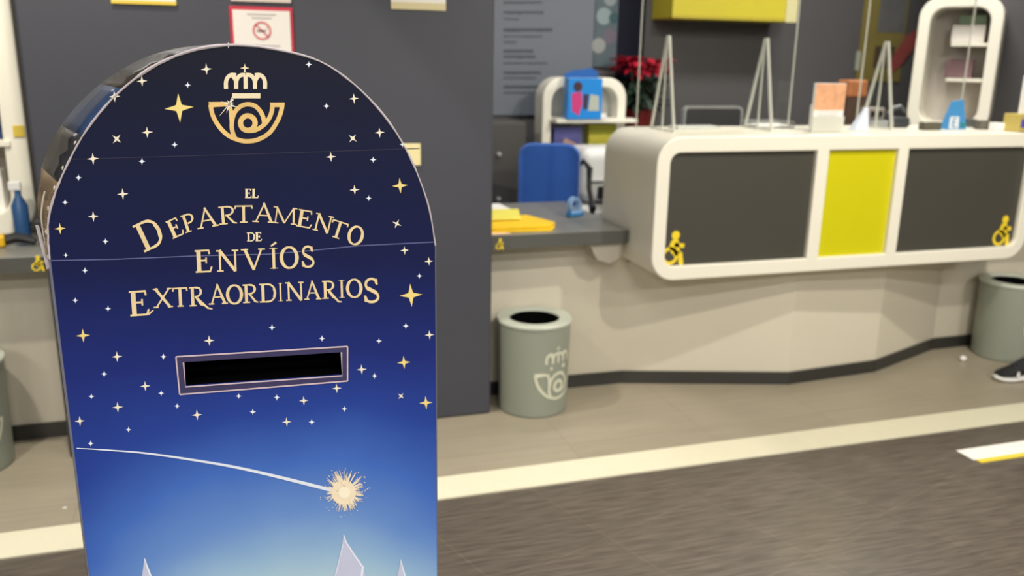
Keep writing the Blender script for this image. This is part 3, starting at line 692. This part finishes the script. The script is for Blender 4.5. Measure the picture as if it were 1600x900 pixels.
# right wall-hung cabinet
RY = 4.6; rc = ony(1491, 100, RY); RA = math.radians(-49); RZ0 = ony(1460, 209, RY).z; RZ1 = ony(1505, -7, RY).z
rn = Vector((math.sin(RA), -math.cos(RA), 0)); rx_ = Vector((math.cos(RA), math.sin(RA), 0)); RD = .28
ctr = rc-rn*(RD/2)
dc = display('display_cabinet', 'tall white round-cornered wall cabinet above the right of the counter', ctr.x-.242, ctr.x+.242, RZ0, RZ1, RY, RD, .07, .13, [], True, rz=RA)
for z in (.34, .56): build('shelf', MB().box(-.04, .19, -.10, .10, z-.010, z+.010), white, dc, bevel=.002)
dc.location = (ctr.x, ctr.y, RZ0)
mb = MB(); c_ = rc-rn*(RD+.002)
a0, a1 = c_-rx_*.20, c_+rx_*.52
struct('wall_partition', mb.prism([(a0.x, a0.y, 0), (a1.x, a1.y, 0), (a1.x-rn.x*.08, a1.y-rn.y*.08, 0), (a0.x-rn.x*.08, a0.y-rn.y*.08, 0)], (0, 0, 3.2)), backwm)
def inside(name, label, u0, u1, z0, z1, m):
    q = ctr+rx_*((u0+u1)/2)-rn*.02; w = (u1-u0)/2
    t = thing(name, label, 'package', (q.x, q.y, z0), RA); build('body', MB().box(-w, w, -.06, .06, 0, z1-z0), m, t, bevel=.004); return t
s1, s2 = RZ0+.353, RZ0+.573
inside('white_package', 'stacked white package on the upper shelf inside the wall cabinet', -.05, .14, s2, s2+.11, mat('package_white', (214, 208, 202), .5))
inside('green_package', 'dull green package topmost inside the wall cabinet', -.02, .14, s2+.111, s2+.17, mat('package_green', (98, 116, 92), .5))
inside('maroon_package', 'dark maroon package on the lower shelf inside the wall cabinet', -.06, .10, s1, s1+.12, mat('package_maroon', (110, 82, 86), .5))

# left cabinet on the left desk (only its right stile shows) with goods
LX1 = ony(52, 258, 3.9).x
lc = display('display_cabinet', 'white round-cornered cabinet standing on the desk left of the pillar', LX1-.62, LX1, .786, 2.0, 3.85, .28, .085, .12, [1.15, 1.5], True)
box_thing('blue_packet', 'dark blue packet on the middle shelf of the left cabinet', 'packet', LX1-.19, LX1-.10, 3.90, 4.0, 1.164, 1.33, mat('deep_blue', (28, 60, 110), .5))
box_thing('white_packet', 'white packet on the lower floor of the left cabinet', 'packet', LX1-.20, LX1-.12, 3.90, 4.0, .873, 1.04, paperw)
yt = thing('tape_gun', 'yellow and black packing tool lying on the left desk', 'tool', (LX1-.10, 3.62, .786), .2)
build('body', MB().box(-.11, .03, -.03, .03, 0, .045), mat('tool_yellow', (226, 178, 20), .45), yt, bevel=.01)
build('handle', MB().tube([(.02, 0, .02), (.07, .0, .03), (.10, -.02, .025), (.13, -.03, .015)], [.018, .02, .018, .012]), black, yt, smooth=True)
build('roller', MB().lathe([(.025, .0), (.03, .01), (.03, .06), (.025, .07)], c=(-.02, .055), n=18, caps=True), black, yt, smooth=True)
bt = thing('blue_bottle', 'blue spray bottle beside the stile of the left cabinet', 'bottle', (LX1-.04, 3.77, .786))
build('body', MB().lathe([(.001,0),(.028,0),(.03,.02),(.03,.13),(.012,.17),(.012,.19)], n=20), mat('bottle_blue', (48, 84, 130), .3), bt, smooth=True)
build('nozzle', MB().box(-.03, .014, -.01, .01, .19, .225), plastw, bt, bevel=.004)
sign('yellow_label', LX1-.045, LX1-.005, 1.175, 1.22, 'small yellow label on the stile of the left cabinet', 'label', mat('notice_yellow', (214,186,66), .5), Y=3.848, th=.003)

# ------------------------------------------------------------------ poinsettia on a low cupboard
cup = thing('cupboard', 'dark grey cupboard with small knobs behind the desk by the pillar', 'cupboard', (1.46, 5.36, 0))
cupm = mat('cupboard_grey', (72, 70, 68), .5, noise=.05)
zt = ony(800, 185, 5.12).z
build('carcass', MB().box(-.45, .25, -.20, .22, 0, 1.13), cupm, cup, bevel=.004)
for (a, b) in ((-.445, -.102), (-.098, .245)):
    dr = build('door', MB().box(a, b, -.219, -.201, .05, 1.12), cupm, cup, bevel=.003)
for px, py in ((778, 242), (777, 312)):
    q = ony(px, py, 5.12); mb = MB(); mb.ico((q.x-1.46+.01, -.232, q.z), (.016, .012, .016), 8); build('knob', mb, silver, cup, smooth=True)
st = thing('plant_stand', 'dark stand carrying the poinsettia beside the leaflet stand', 'plant stand', (2.55, 5.34, 0))
build('column', MB().box(-.09, .09, -.12, .12, 0, 1.02), black, st, bevel=.006)
build('top_plate', MB().box(-.11, .11, -.15, .15, 1.02, 1.04), black, st, bevel=.004)
po = thing('poinsettia', 'red poinsettia in a pot rising above the leaflet stand', 'potted plant', (2.58, 5.36, 1.04))
build('pot', MB().lathe([(.001,0),(.085,0),(.11,.15),(.115,.155),(.105,.155),(.10,.13),(.001,.13)], n=24), mat('red_foil_pot', (130, 40, 38), .35, .3), po, smooth=True)
random.seed(11)
def leafmesh(n, cz, rad, l, w, zs, tilt):
    mb = MB()
    for i in range(n):
        a = random.uniform(0, 2*math.pi); el = random.uniform(*tilt); r0 = random.uniform(.1, 1)*rad
        base = Vector((r0*math.cos(a), r0*math.sin(a)*.8, cz+random.uniform(-zs, zs)))
        dd = Vector((math.cos(a+random.uniform(-.6,.6))*math.cos(el), math.sin(a)*math.cos(el), math.sin(el))); sd = dd.cross(Vector((0,0,1))).normalized()
        L_ = l*random.uniform(.7, 1.2); u3 = sd.cross(dd).normalized()
        pts = []
        for t, ww in ((0,.05),(.25,.8),(.5,1),(.75,.6),(1,.02)):
            c = base+dd*L_*t-Vector((0,0,1))*L_*.3*t*t
            pts.append((c-sd*w*ww+u3*w*.25*ww, c, c+sd*w*ww+u3*w*.25*ww))
        vs = [p for q in pts for p in q]
        mb.add(vs, [(k*3+j, k*3+j+1, k*3+j+4, k*3+j+3) for k in range(4) for j in (0, 1)])
    return mb
build('leaves', leafmesh(110, .27, .13, .12, .032, .10, (-.5, .5)), mat('dark_leaf', (28, 48, 34), .5), po)
build('red_bracts', leafmesh(120, .44, .15, .11, .03, .045, (-.3, .6)), mat('red_bract', (178, 22, 52), .5, noise=.25, nscale=30), po)
build('stems', MB().tube([(0,0,.12),(.01,0,.45)], .012).tube([(.03,.02,.12),(.10,.03,.43)], .009).tube([(-.03,-.02,.12),(-.10,-.03,.43)], .009), mat('stem_green', (50, 66, 40), .6), po)

# ------------------------------------------------------------------ back wall posters
YBW = YB
def wallrect(x0, x1, ytop_z, ybot_px, xm, Yw=YB): pass
bx0, bx1 = ony(776, 90, YB).x, ony(925, 90, YB).x
bz0 = ony(850, 180, YB).z
bx2 = ony(962, 90, YB).x
ip = thing('information_board', 'grey-blue information board with lines of text right of the pillar', 'board', ((bx0+bx1)/2, YB, bz0))
w = (bx1-bx0)/2
build('board', MB().box(-w-.12, w, -.02, -.001, 0, 1.1), mat('board_grey_blue', (98, 104, 114), .5, noise=.04, nscale=3), ip, bevel=.004)
mb = MB(); random.seed(5)
for py, lens, hgt in ((4, (60,), 4), (20, (62,), 5), (30, (24,), 3), (47, (76,), 6), (57, (60,), 3), (66, (20,), 3), (80, (46,), 5), (89, (50,), 5), (99, (68,), 3), (114, (58,), 5), (122, (50,), 3), (136, (60,), 5), (145, (56,), 3), (-14, (70,), 5), (-30, (60,), 5)):
    x = 787; end = 787+lens[0]; mb = MB()
    while x < end:
        wd_ = random.uniform(4, 13); a = ony(x, py-hgt/2, YB-.021); b = ony(min(x+wd_, end), py+hgt/2*random.uniform(.5, 1), YB-.021)
        mb.box(a.x-ip.location.x, b.x-ip.location.x, -.0215, -.0203, b.z-bz0, a.z-bz0); x += wd_+.02
    build('text_line', mb, mat('board_text', (58, 62, 72), .5), ip)
pp = thing('picture_panel', 'narrow panel of teal and grey pictures beside the information board', 'poster', ((bx1+bx2)/2, YB, bz0+.32))
w = (bx2-bx1)/2-.003
build('panel', MB().box(-w, w, -.02, -.001, 0, .9), mat('panel_teal', (70, 84, 92), .5, noise=.25, nscale=10), pp, bevel=.003)
for k, (x, z, r, rgb) in enumerate(((-.02, .33, .055, (120, 138, 140)), (.03, .20, .05, (90, 84, 100)), (-.05, .14, .05, (130, 134, 134)), (.02, .44, .045, (120, 130, 134)), (.05, .32, .035, (34, 70, 80)))):
    mb = MB(); poly(mb, circ(x, z, r, 18), lambda a, b: (a, -.0205-.0003*k, b)); build('picture', mb, mat('picture_%s' % 'abcde'[k], rgb, .5), pp)
tag(build('navy_panel', MB().box(0, ony(1003, 90, YB).x-bx2, -.015, -.001, 0, 1.3), mat('navy_panel', (14, 17, 34), .7, spec=.2), loc=(bx2+.002, YB, bz0)), 'narrow dark navy panel on the back wall behind the poinsettia', 'panel')
# yellow light box high on the back wall
q0, q1 = ony(1050, 30, 5.3).x, ony(1243, 35, 5.3).x; qz = ony(1140, 31, 5.3).z
yb2 = thing('yellow_sign_box', 'wide yellow hanging sign box above the counter screens', 'sign', ((q0+q1)/2, 5.35, qz))
w = (q1-q0)/2
build('box', MB().box(-w, w, -.05, .25, 0, .5), mat('sign_yellow', (192, 178, 48), .5, noise=.12, nscale=4), yb2, bevel=.006)
build('end_cap', MB().box(w-.085, w+.004, -.056, -.051, -.004, .504), mat('sign_end', (206, 198, 150), .5), yb2, bevel=.002)
build('lower_band', MB().box(-w, w, -.054, -.0505, .0, .022), mat('sign_olive', (176, 160, 50), .5), yb2)
build('arrow_mark', MB().box(-w*.6, w*.45, -.053, -.0505, .16, .30), mat('sign_green_mark', (150, 152, 30), .5), yb2)
# olive panel and red strip seen through the right screen
q0, q1 = ony(1343, 60, YB).x, ony(1412, 60, YB).x; qz = ony(1380, 128, YB).z
op = thing('olive_poster', 'tall olive-yellow poster with grey picture left of the wall cabinet', 'poster', ((q0+q1)/2, YB, qz)); w = (q1-q0)/2
build('sheet', MB().box(-w, w, -.012, -.001, 0, .95), mat('olive_sheet', (116, 104, 52), .5, noise=.2, nscale=8), op, bevel=.002)
build('picture', MB().box(-w*.3, w*.9, -.014, -.0125, .36, .62), mat('grey_picture', (92, 92, 92), .5, noise=.3, nscale=12), op)
build('dark_picture', MB().box(-w*.3, w*.6, -.014, -.0125, .10, .26), mat('brown_picture', (70, 56, 36), .5), op)
rs = MB(); a = ony(1385, 118, YB); b = ony(1436, 48, YB)
rs.prism([(a.x-a.x, 0, 0), (a.x-a.x+.10, 0, .07), (b.x-a.x, 0, b.z-a.z-.08), (b.x-a.x+.02, 0, b.z-a.z+.04), (.12, 0, b.z-a.z-.04), (0, 0, .10)], (0, -.004, 0))
tag(build('red_pennant', rs, mat('pennant_red', (140, 62, 58), .6, noise=.2, nscale=10), loc=(a.x, YB-.016, a.z)), 'slanting dull red strip on wall left of the wall cabinet', 'pennant')
tag(build('light_switch', MB().box(-.02, .02, -.012, 0, -.07, .07), mat('switch_grey', (150, 154, 140), .5), bevel=.003, loc=(ony(1343, 95, YB).x-.02, YB-.001, ony(1343, 95, YB).z)), 'small pale plate on the dark wall left of the olive poster', 'switch')

# ------------------------------------------------------------------ acrylic screens on the counter
CT = 1.2075
def foot(x, yf, yb, ya, zt):
    mb = MB(); h = zt-CT; w = .012
    # closed triangular foot, cut from thick acrylic, standing across the screen
    outer = [(0, yf, 0), (0, ya-.008, h), (0, ya+.008, h), (0, yb, 0)]
    return outer
def screen(x0, x1, top, label, feet):
    t = thing('protective_screen', label, 'screen', ((x0+x1)/2, 3.505, CT), group=None); cx_ = (x0+x1)/2
    build('pane', MB().box(x0-cx_, x1-cx_, -.003, .003, .012, top-CT), acrylic, t)
    build('cut_edge', MB().box(x0-cx_-.0045, x0-cx_-.0003, -.004, .004, .012, top-CT), acredge, t); build('cut_edge', MB().box(x1-cx_+.0003, x1-cx_+.0045, -.004, .004, .012, top-CT), acredge, t)
    for fx in feet:
        mb = MB(); w = .0045
        for (y0, y1) in ((-.105, -.010), (.115, .006)):
            mb.loft([[(fx-cx_-w, y0-.007, 0), (fx-cx_+w, y0-.007, 0), (fx-cx_+w, y0+.007, 0), (fx-cx_-w, y0+.007, 0)], [(fx-cx_-w, y1-.006, .405), (fx-cx_+w, y1-.006, .405), (fx-cx_+w, y1+.006, .405), (fx-cx_-w, y1+.006, .405)]])
        mb.box(fx-cx_-w, fx-cx_+w, -.10, -.004, 0, .010).box(fx-cx_-w, fx-cx_+w, .004, .11, 0, .010)
        mb.box(fx-cx_-w*.6, fx-cx_+w*.6, .0035, .013, .011, .39)
        build('foot', mb, acrleg, t)
    return t
screen(1.672, 2.440, 1.98, 'clear acrylic screen with two A-shaped feet on left of counter', (1.800, 2.287))
screen(2.822, 3.425, 1.98, 'clear acrylic screen above the dark right panel of the counter', (2.940,))
# ------------------------------------------------------------------ things on the counter
# brochure holder
x0_, x1_ = ony(1267, 208, 3.36).x, ony(1313, 208, 3.36).x; zt_ = ony(1293, 130, 3.36).z
bh = thing('brochure_holder', 'upright holder of white leaflets with orange picture on the counter', 'leaflet holder', ((x0_+x1_)/2, 3.36, CT)); w = (x1_-x0_)/2
hh = zt_-CT
build('leaflets', MB().box(-w, w, -.006, .012, .004, hh), paperw, bh, bevel=.001)
build('holder', MB().box(-w-.004, w+.004, -.012, -.008, 0, .07).box(-w-.004, w+.004, -.008, .05, 0, .004).box(-w-.004, w+.004, .014, .018, .004, .12), acrleg, bh)
build('orange_picture', MB().box(-w, w, -.0068, -.0061, hh*.45, hh-.002), mat('orange_picture', (214, 158, 120), .5, noise=.45, nscale=28), bh)
mb = MB()
for k in range(6): mb.box(-w*.75, w*(.7-.12*(k%3)), -.0068, -.0061, hh*.40-k*.013, hh*.40-k*.013+.003); build('print_line', mb, mat('print_grey', (170,160,160), .5), bh); mb = MB()

# monitor behind the counter
MY = 4.05
m0, m1 = ony(1068, 190, MY).x, ony(1160, 190, MY).x; mt = ony(1110, 166, MY).z
mo = thing('monitor', 'dark computer monitor with silver rim behind the left screen', 'monitor', ((m0+m1)/2, MY, .785)); w = (m1-m0)/2; hm = mt-.785
o = [(x, 0, z) for x, z in rrect(-w, w, hm-.33, hm, .03)]; i = [(x, 0, z) for x, z in rrect(-w+.012, w-.012, hm-.318, hm-.012, .02)]
build('rim', MB().ring(o, i, (0, .03, 0)), silver, mo, smooth=True)
build('casing', MB().box(-w+.011, w-.011, .004, .028, hm-.319, hm-.011), mat('monitor_back', (52, 52, 54), .5), mo)
build('stand', MB().box(-.03, .03, .03, .05, .01, hm-.1).box(-.12, .12, -.06, .12, 0, .012), black, mo, bevel=.004)
# the inner desk those machines stand on
idk = thing('inner_desk', 'grey staff desk behind the white counter', 'desk', (2.9, 4.15, 0))
build('desktop', MB().box(-.75, .72, -.38, .35, .745, .785), deskm, idk, bevel=.004)
for sx in (-.7, .62):
    build('leg', MB().box(sx, sx+.05, -.34, .30, 0, .744), silver, idk, bevel=.004)
# wire letter tray
wt = thing('letter_tray', 'flat grey wire tray of papers right of the monitor on the counter', 'tray', (2.415, 3.62, CT))
w = .10
tb = MB()
for z in (.004, .03):
    tb.tube([(-w, -.06, z), (w, -.06, z), (w, .07, z), (-w, .07, z), (-w, -.06, z)], .003, 6)
for k in range(7): tb.tube([(-w+k*w/3, -.06, .004), (-w+k*w/3, .07, .004)], .0018, 5)
for x in (-w, w):
    for y in (-.06, .07): tb.tube([(x, y, .003), (x, y, .03)], .003, 6)
build('wires', tb, silver, wt); build('paper', MB().box(-.09, .09, -.055, .065, .007, .016), paperw, wt)
kb = tag(build('keyboard', MB().box(-.12, .10, -.05, .05, 0, .012), mat('keyboard_grey', (196, 198, 192), .5), bevel=.003, loc=(2.02, 3.60, CT)), 'small flat pale keypad on counter between the left screen feet', 'keypad')
# white pen cup / cone
cp = thing('pen_holder', 'pale blue-white card cone on counter left of the grey desk phone', 'holder', (ony(1343, 206, 3.42).x, 3.42, CT))
build('cone', MB().loft([[(-.045,-.02,0),(.035,-.02,0),(.035,.03,0),(-.045,.03,0)], [(.015,-.004,.105),(.032,-.004,.105),(.032,.006,.105),(.015,.006,.105)]]), mat('pale_blue_card', (205, 212, 226), .5), cp, bevel=.002)
ph = thing('card_terminal', 'grey payment terminal with two dark keys under the right screen', 'terminal', (ony(1372, 205, 3.58).x, 3.62, CT))
build('base', MB().box(-.06, .05, -.05, .05, 0, .035), silver, ph, bevel=.006)
build('head', MB().box(-.055, .045, -.02, .05, .036, .095), mat('terminal_grey', (140, 132, 126), .5), ph, bevel=.008)
for x in (-.03, .015): build('key', MB().box(x-.012, x+.012, -.026, -.0205, .05, .078), black, ph, bevel=.003)
tl = thing('telephone', 'black desk telephone on counter between right screen and wall cabinet', 'telephone', (ony(1408, 206, 3.55).x, 3.60, CT))
build('base', MB().box(-.05, .05, -.05, .06, 0, .05), mat('phone_dark', (52, 56, 60), .45), tl, bevel=.012)
build('handset', MB().tube([(-.05, 0, .06), (-.03, 0, .088), (.02, 0, .10), (.045, 0, .075)], [.014, .011, .011, .014]), mat('phone_handset', (82, 84, 88), .4), tl, smooth=True)
# folded leaflets (blue)
q = ony(1493, 200, 3.45)
bl = thing('blue_leaflet_stand', 'blue and white leaflet stand on the counter before the wall cabinet', 'leaflet holder', (q.x, 3.45, CT), .1)
k_ = MB(); k_.loft([[(-.075,-.02,0),(.05,-.02,0),(.05,.03,0),(-.075,.03,0)], [(-.02,.02,.13),(.05,.02,.14),(.05,.03,.14),(-.02,.03,.13)]]); build('card', k_, mat('leaflet_blue', (64, 134, 190), .45), bl)
mb = MB(); fnb = lambda x, z: (x, -.021+z*.30, z)
poly(mb, [(-.07,.004),(-.005,.004),(.01,.06),(-.05,.06)], fnb); build('white_field', mb, mat('notice_white2', (208, 218, 226), .5), bl)
mb = MB(); fnc = lambda x, z: (x, -.0225+z*.30, z)
ribbon(mb, [(-.045,.014),(-.03,.05)], .006, fnc); ribbon(mb, [(-.045,.014),(-.02,.014)], .005, fnc); ribbon(mb, [(-.038,.032),(-.018,.032)], .005, fnc); ribbon(mb, [(-.03,.05),(-.008,.05)], .005, fnc); build('blue_mark', mb, mat('mark_blue', (36, 92, 150), .5), bl)
mb = MB(); poly(mb, [(.012,.01),(.04,.01),(.042,.03),(.014,.03)], fnc); build('green_print', mb, mat('print_green', (40, 120, 110), .5), bl)
# small stuff
def small(name, label, cat, px, w, d, h, m, Y=3.43, b=.004):
    q = ony(px, 206, Y); return tag(build(name, MB().box(-w/2, w/2, -d/2, d/2, 0, h), m, bevel=b, loc=(q.x, Y, CT)), label, cat)
small('stapler', 'low dark olive stapler on counter below the wall cabinet, left of blue leaflets', 'stapler', 1452, .10, .045, .035, mat('olive_dark', (84, 80, 66), .5))
small('ink_pad', 'low grey stamp pad on counter right of the blue leaflets', 'ink pad', 1533, .06, .05, .042, mat('pad_grey', (98, 92, 84), .5))
small('tape_roll_box', 'small white cube beside the grey stamp pad on the counter', 'box', 1556, .05, .05, .036, paperw, 3.36)
small('hole_punch', 'dark grey hole punch right behind blue leaflet stand', 'hole punch', 1513, .045, .05, .04, mat('punch_grey', (80, 82, 80), .5), 3.57)
pu = thing('purple_display', 'purple and white box with yellow sides at the counter right end', 'display box', (3.585, 3.30, CT))
build('body', MB().box(-.04, .05, -.04, .05, 0, .082), mat('box_mustard', (190, 170, 90), .5), pu, bevel=.003)
build('purple_panel', MB().box(-.025, .05, -.044, -.0405, .02, .06), mat('purple', (82, 72, 190), .5), pu, bevel=.001)
build('white_card', MB().box(-.005, .06, 0, .006, .0825, .26), paperw, pu, bevel=.001)
# brown parcel with orange top standing behind the holder
q0, q1 = ony(1316, 180, 4.0).x, ony(1345, 180, 4.0).x; qt = ony(1330, 125, 4.0).z
bp_ = thing('brown_parcel', 'brown carton with orange top on the staff desk behind the leaflet holder', 'carton', ((q0+q1)/2, 4.02, .785)); w = (q1-q0)/2; hh = qt-.785
build('carton', MB().box(-w, w, -.05, .05, 0, hh-.09), mat('carton_brown', (76, 56, 46), .6, noise=.3, nscale=20), bp_, bevel=.004)
build('orange_lid', MB().box(-w-.002, w+.002, -.052, .052, hh-.089, hh), mat('lid_orange', (168, 104, 62), .6, noise=.25, nscale=20), bp_, bevel=.012)

# ------------------------------------------------------------------ sneaker, fluff
sn = thing('sneaker', 'black sneaker with thick white sole pointing left at the right edge', 'shoe', (3.505, 3.12, 0), math.radians(-4))
def shoe_sec(x, w, z0, z1, n=16, p=2.4):
    out = []
    for k in range(n):
        a = 2*math.pi*k/n; c, s = math.cos(a), math.sin(a)
        out.append((x, w*abs(c)**(2/p)*(1 if c > 0 else -1), (z0+z1)/2+(z1-z0)/2*abs(s)**(2/p)*(1 if s > 0 else -1)))
    return out
build('sole', MB().loft([shoe_sec(x, w, z0, z1) for x, w, z0, z1 in ((.0,.012,.016,.024),(.008,.028,.008,.03),(.03,.042,.002,.03),(.08,.05,.0,.026),(.15,.043,.002,.028),(.21,.038,.0,.032),(.27,.036,.0,.036),(.30,.025,.004,.036),(.305,.01,.01,.03))]), plastw, sn, smooth=True)
build('upper', MB().loft([shoe_sec(x, w, .022, z1) for x, w, z1 in ((.012,.022,.034),(.03,.037,.048),(.07,.045,.06),(.11,.043,.075),(.15,.039,.10),(.19,.036,.115),(.24,.034,.118),(.28,.030,.12),(.298,.015,.11))]), mat('black_knit', (24, 23, 28), .8, noise=.4, nscale=120, bump=.3), sn, smooth=True)
build('side_patch', MB().loft([[(.085,-.0465,.030),(.105,-.0465,.030),(.10,-.045,.055),(.09,-.045,.055)], [(.085,-.044,.030),(.105,-.044,.030),(.10,-.042,.055),(.09,-.042,.055)]]), plastw, sn)
mb = MB()
for k in range(5): mb.tube([(.10+.017*k, -.02, .072+.010*k), (.105+.017*k, 0, .080+.0105*k), (.10+.017*k, .02, .072+.010*k)], .003, 6)
build('laces', mb, mat('lace_grey', (70, 70, 74), .7), sn)
q = onz(1505, 560, .015); mb = MB()
prof = []
mb.ico((0, 0, .015), (.018, .015, .015), 8)
tag(build('paper_ball', mb, paperw, loc=(q.x, q.y, 0), smooth=True), 'tiny crumpled white paper ball on floor before the right bin', 'litter')
q = onz(101, 794); mb = MB(); mb.prism([(-.006,-.004,0),(.007,-.003,0),(.005,.005,0),(-.004,.004,0)], (0,0,.002))
tag(build('paper_scrap', mb, paperw, loc=(q.x, q.y, .0002)), 'tiny white scrap on the pale floor left of the letter box', 'litter')

# ------------------------------------------------------------------ lights
def area(name, loc, sx, sy, power, col=(1, .95, .86), rot=(0, 0, 0), spread=math.pi):
    l = bpy.data.lights.new(name, 'AREA'); l.shape = 'RECTANGLE'; l.size = sx; l.size_y = sy; l.energy = power; l.color = col; l.spread = spread
    o = bpy.data.objects.new(name, l); C.objects.link(o); o.location = loc; o.rotation_euler = rot; return o
def spot(name, loc, tgt, power, col, ang=70, blend=.4, size=.04):
    l = bpy.data.lights.new(name, 'SPOT'); l.energy = power; l.color = col; l.spot_size = math.radians(ang); l.spot_blend = blend; l.shadow_soft_size = size
    o = bpy.data.objects.new(name, l); C.objects.link(o); o.location = loc
    o.rotation_euler = (Vector(tgt)-Vector(loc)).to_track_quat('-Z', 'Y').to_euler(); return o
warm = (1, .95, .82); neut = (1, .975, .92)
for x in (-2.5, .6, 3.4): area('ceiling_fill', (x, -1.2, 3.17), .9, .3, 62, neut)
for x, e in ((-1.2, 24), (1.6, 26), (3.7, 60)): area('ceiling_fill', (x, 4.2, 3.17), .9, .3, e, neut)
for x in (-2.2, .3, 2.8): area('ceiling_fill', (x, -3.4, 3.17), .9, .3, 105, neut)  # unseen fill row, added further back to brighten the letter box front
area('ceiling_fill', (0, .3, 3.17), .9, .3, 22, neut)
spot('downlight', (2.7, 1.55, 3.12), (2.45, 3.3, .6), 205, warm, 92, .5, .05)
spot('downlight', (2.1, .35, 3.12), (2.2, 3.4, .5), 185, warm, 80, .5, .05)
spot('downlight', (-1.3, 1.9, 3.12), (-1.2, 3.4, .4), 150, warm, 95, .6, .05)
spot('downlight', (-.55, 2.88, 3.14), (-.55, 2.88, 0), 170, warm, 80, .10, .03)
w = bpy.data.worlds.new('world'); sc.world = w; w.use_nodes = True
w.node_tree.nodes['Background'].inputs[0].default_value = (.9, .93, 1, 1); w.node_tree.nodes['Background'].inputs[1].default_value = .05

# ------------------------------------------------------------------ camera
cam = bpy.data.cameras.new('camera'); co = bpy.data.objects.new('camera', cam); C.objects.link(co)
cam.sensor_width = 36; cam.lens = F/1600*36
co.matrix_world = Matrix(((rt.x, up.x, -fw.x, 0), (rt.y, up.y, -fw.y, 0), (rt.z, up.z, -fw.z, H), (0, 0, 0, 1)))
cam.dof.use_dof = True; cam.dof.focus_distance = (P0-EYE).dot(fw); cam.dof.aperture_fstop = 4.0
cam.clip_start = .05
sc.camera = co
sc.view_settings.view_transform = 'Standard'; sc.view_settings.look = 'None'; sc.view_settings.gamma = 1; sc.view_settings.exposure = -.14
sc.view_settings.use_curve_mapping = False
